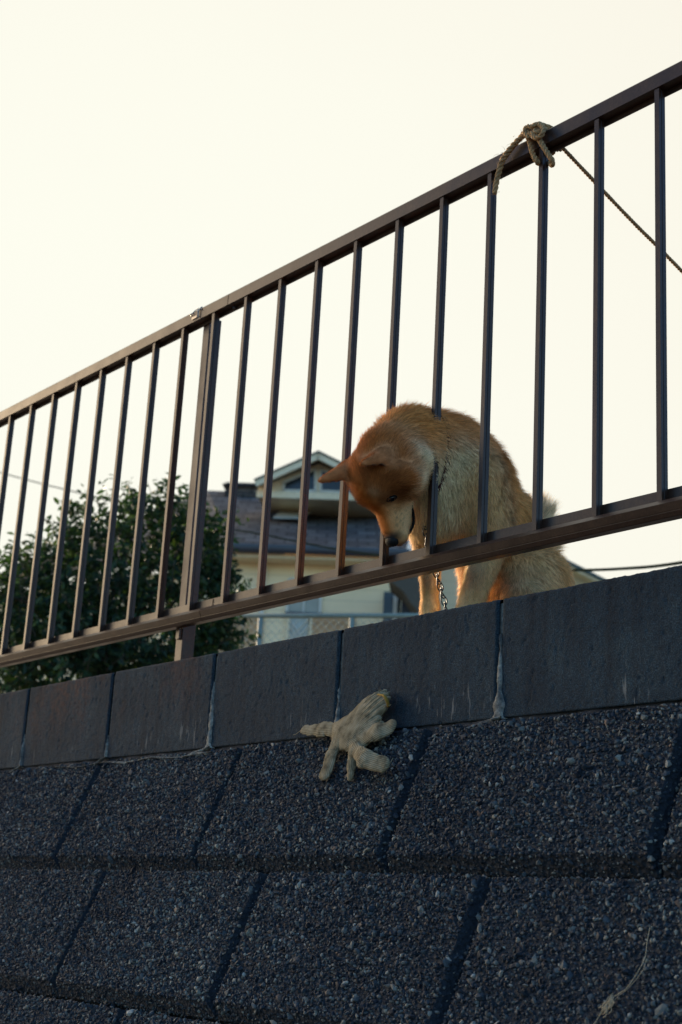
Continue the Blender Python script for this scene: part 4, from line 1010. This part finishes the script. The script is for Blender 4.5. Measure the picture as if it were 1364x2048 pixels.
for pl, in (([(569, 979), (629, 980), (629, 940), (569, 966)],), ([(643, 980), (703, 983), (703, 970), (643, 941)],)):
    b = MB(); hpoly(b, pl, DD-.020, .018); w = b.build('window', M['glass'], do)
    b = MB(); c = np.mean(pl, axis=0); n = len(pl)
    for i in range(n):
        p, q = hp(*pl[i], DD-.03), hp(*pl[(i+1) % n], DD-.03); u = nrmz(q-p); m = np.cross(u, HN); m = m*np.sign(m@(hp(*c, DD-.03)-p))
        b.hexa([p-m*.035-u*.03, q-m*.035+u*.03, q-m*.035+u*.03+HN*.028, p-m*.035-u*.03+HN*.028][::-1], [p+m*.004-u*.03, q+m*.004+u*.03, q+m*.004+u*.03+HN*.028, p+m*.004-u*.03+HN*.028][::-1])
    b.build('frame', M['white'], w)
# skylight on the slope
rn = np.cross(e1-e0, r0_-e0); rn = nrmz(rn)*np.sign(rn[2])
def onR(x, y, off): d = ray(x, y); o = e0+rn*off; return CAM+d*(((o-CAM)@rn)/(d@rn))
k4 = [(541, 1039), (613, 1041), (634, 1021), (556, 1019)]
b = MB(); P = [onR(x, y, .0) for x, y in k4]; b.hexa(P, [p+rn*.09 for p in P]); sk = b.build('skylight', M['gutter'], roof)
k5 = [(546, 1036.5), (606, 1038), (624, 1024), (562, 1022.5)]
b = MB(); P = [onR(x, y, .09) for x, y in k5]; b.hexa([p+rn*.001 for p in P], [p+rn*.014 for p in P]); b.build('pane', M['skyl'], sk)
# lower front: window, cladding, lattice and the porch
def flat(name, x0, x1, y0, y1, mat, d=-.03, t=.028, parent=None):
    z1, z0 = hp((x0+x1)/2, y0, D0+d)[2], hp((x0+x1)/2, y1, D0+d)[2]
    b = MB(); hbox(b, S_(x0, (y0+y1)/2, D0+d), S_(x1, (y0+y1)/2, D0+d), D0+d, D0+d+t, z0, z1); return b.build(name, mat, parent or HO)
w = flat('window', 577, 640, 1160, 1224, M['curtain'])
for a in ((573, 577.5, 1158, 1226), (607, 610, 1160, 1224), (639.5, 644, 1158, 1226), (577, 640, 1156, 1160)): flat('frame', *a, M['white'], -.06, .05, w)
flat('sill', 570, 646, 1224, 1229, M['gutter'], -.10, .095, w)
flat('cladding', 400, 521, 1234, 1420, M['brown'], -.05, .045); flat('cladding', 619, 706, 1234, 1420, M['brown'], -.05, .045)
la = flat('lattice_window', 573, 615, 1230, 1330, M['lattice'], -.025, .02)
b = MB(); s0, s1 = S_(573, 1280, D0-.06), S_(615, 1280, D0-.06); z0, z1 = hp(594, 1330, D0)[2], hp(594, 1230, D0)[2]; wdt = s1-s0
st = .095
for k in range(int((z1-z0)/st)+1):
    for sg in (1, -1):
        za = z0+k*st; zb2 = za+wdt*1.25
        if zb2 > z1: continue
        A, B = (W3(s0, D0-.05, za), W3(s1, D0-.05, zb2)) if sg > 0 else (W3(s1, D0-.054, za), W3(s0, D0-.054, zb2))
        b.tube([A, B], .010, 4)
b.build('grille', M['white'], la); flat('trim_post', 615, 619, 1230, 1420, M['trim'], -.07, .06)
flat('trim_post', 569, 573, 1230, 1420, M['trim'], -.07, .06)
w = flat('window', 765, 800, 1184, 1300, M['glass']); flat('frame', 785, 793, 1176, 1300, M['white'], -.07, .065, w)
b = MB(); hpoly(b, [(776, 1158), (848, 1150), (850, 1232), (838, 1226), (822, 1206), (806, 1182)], D0-1.0, .8); b.build('porch_awning', M['awning'], HO)
flat('dark_doorway', 800, 850, 1204, 1320, M['gutter'], -.10, .06)  # dark sheet standing in for the shaded porch doorway

# ------------------------------------------------------------------ second gabled house, mostly behind the dog
D2 = 23.0
nb_ = hp(1010, 1250, D2); nb_[2] = GZ0
H2 = thing('gabled_house', 'pale gabled house with thin dark roof edges behind the dog', 'house', tuple(nb_))
def zb_px(x): return 0
b = MB(); pl = [hp(812, 1106, D2), hp(925, 1022, D2), hp(1213, 1163, D2)]
bl, br_ = pl[0].copy(), pl[2].copy(); bl[2] = GZ0; br_[2] = GZ0
b.prism([bl, pl[0], pl[1], pl[2], br_], HN*6); b.build('wall', M['paleside'], H2)
b = MB(); slab(b, (925, 1014), (1228, 1166), .05, D2-.35, D2+6); slab(b, (792, 1118), (925, 1014), .05, D2-.35, D2+6); b.build('roof', M['fascia'], H2)
b = MB(); slab(b, (925, 1019), (1222, 1168), .07, D2-.30, D2-.01); b.build('bargeboard', M['trim'], H2)

# ------------------------------------------------------------------ chain-link fence
CLF = 8.0; zt_ = hp(860, 1231, CLF)[2]
def onZ(x, y, z): r = ray(x, y); return CAM+r*((z-CAM[2])/r[2])
fa, fb = onZ(330, 1232, zt_), onZ(1010, 1231, zt_); fd = nrmz(fb-fa); Lf = np.linalg.norm(fb-fa); fnrm = np.array([fd[1], -fd[0], 0])
cb_ = fa.copy(); cb_[2] = 2.06
CF = thing('chain_link_fence', 'low green chain link fence with a thin top pipe before the cream house', 'fence', tuple(cb_))
b = MB(); b.tube([fa, fb], .014, 10); b.build('top_pipe', M['green'], CF, True)
for x in (346, 521, 704, 960):
    p = fa+fd*np.interp(x, [330, 521, 704, 1010], [0, (onZ(521, 1231, zt_)-fa)@fd, (onZ(704, 1231, zt_)-fa)@fd, Lf]); q = p.copy(); q[2] = 2.03
    b = MB(); b.tube([q, p-np.array([0, 0, .012])], .015, 10); b.build('post', M['green'], CF, True)
b = MB(); H_ = zt_-.02-2.10; stp = .050; zl = 2.10
for k in range(int(-H_/stp)-1, int(Lf/stp)+1):
    for sg in (0, 1):
        a0, a1 = k*stp, k*stp+H_; lo, hi = max(a0, 0), min(a1, Lf)
        if hi-lo < .03: continue
        P = [(lo, lo-a0), (hi, hi-a0)]
        A, B = [fa+fd*s+np.array([0, 0, (z+zl if sg == 0 else zt_-.02-z)-zt_])+fnrm*(.002 if sg else -.002) for s, z in P]
        b.tube([A, B], .0017, 3, cap=False)
b.build('wire_mesh', M['wire'], CF)

# ------------------------------------------------------------------ overhead cable
HN = HN0; HT = np.array([HN[1], -HN[0], 0.0])
pts = [(-900, 690, 30), (-300, 862, 22), (0, 945, 17.6), (126, 978, 16), (412, 1047, 12.8), (520, 1068, 11.5), (660, 1096, 10.1), (810, 1118, 8.8), (960, 1133, 7.7), (1130, 1140, 6.6), (1250, 1137, 6.0), (1364, 1125, 5.5), (1600, 1080, 4.8), (2200, 900, 3.9)]
b = MB(); b.tube(spline([hp(x, y, d) for x, y, d in pts], 120), .0070, 8)
o = b.build('overhead_cable', M['cable'], None, True); tag(o, 'long sagging dark cable passing behind the tree and the dog', 'cable')
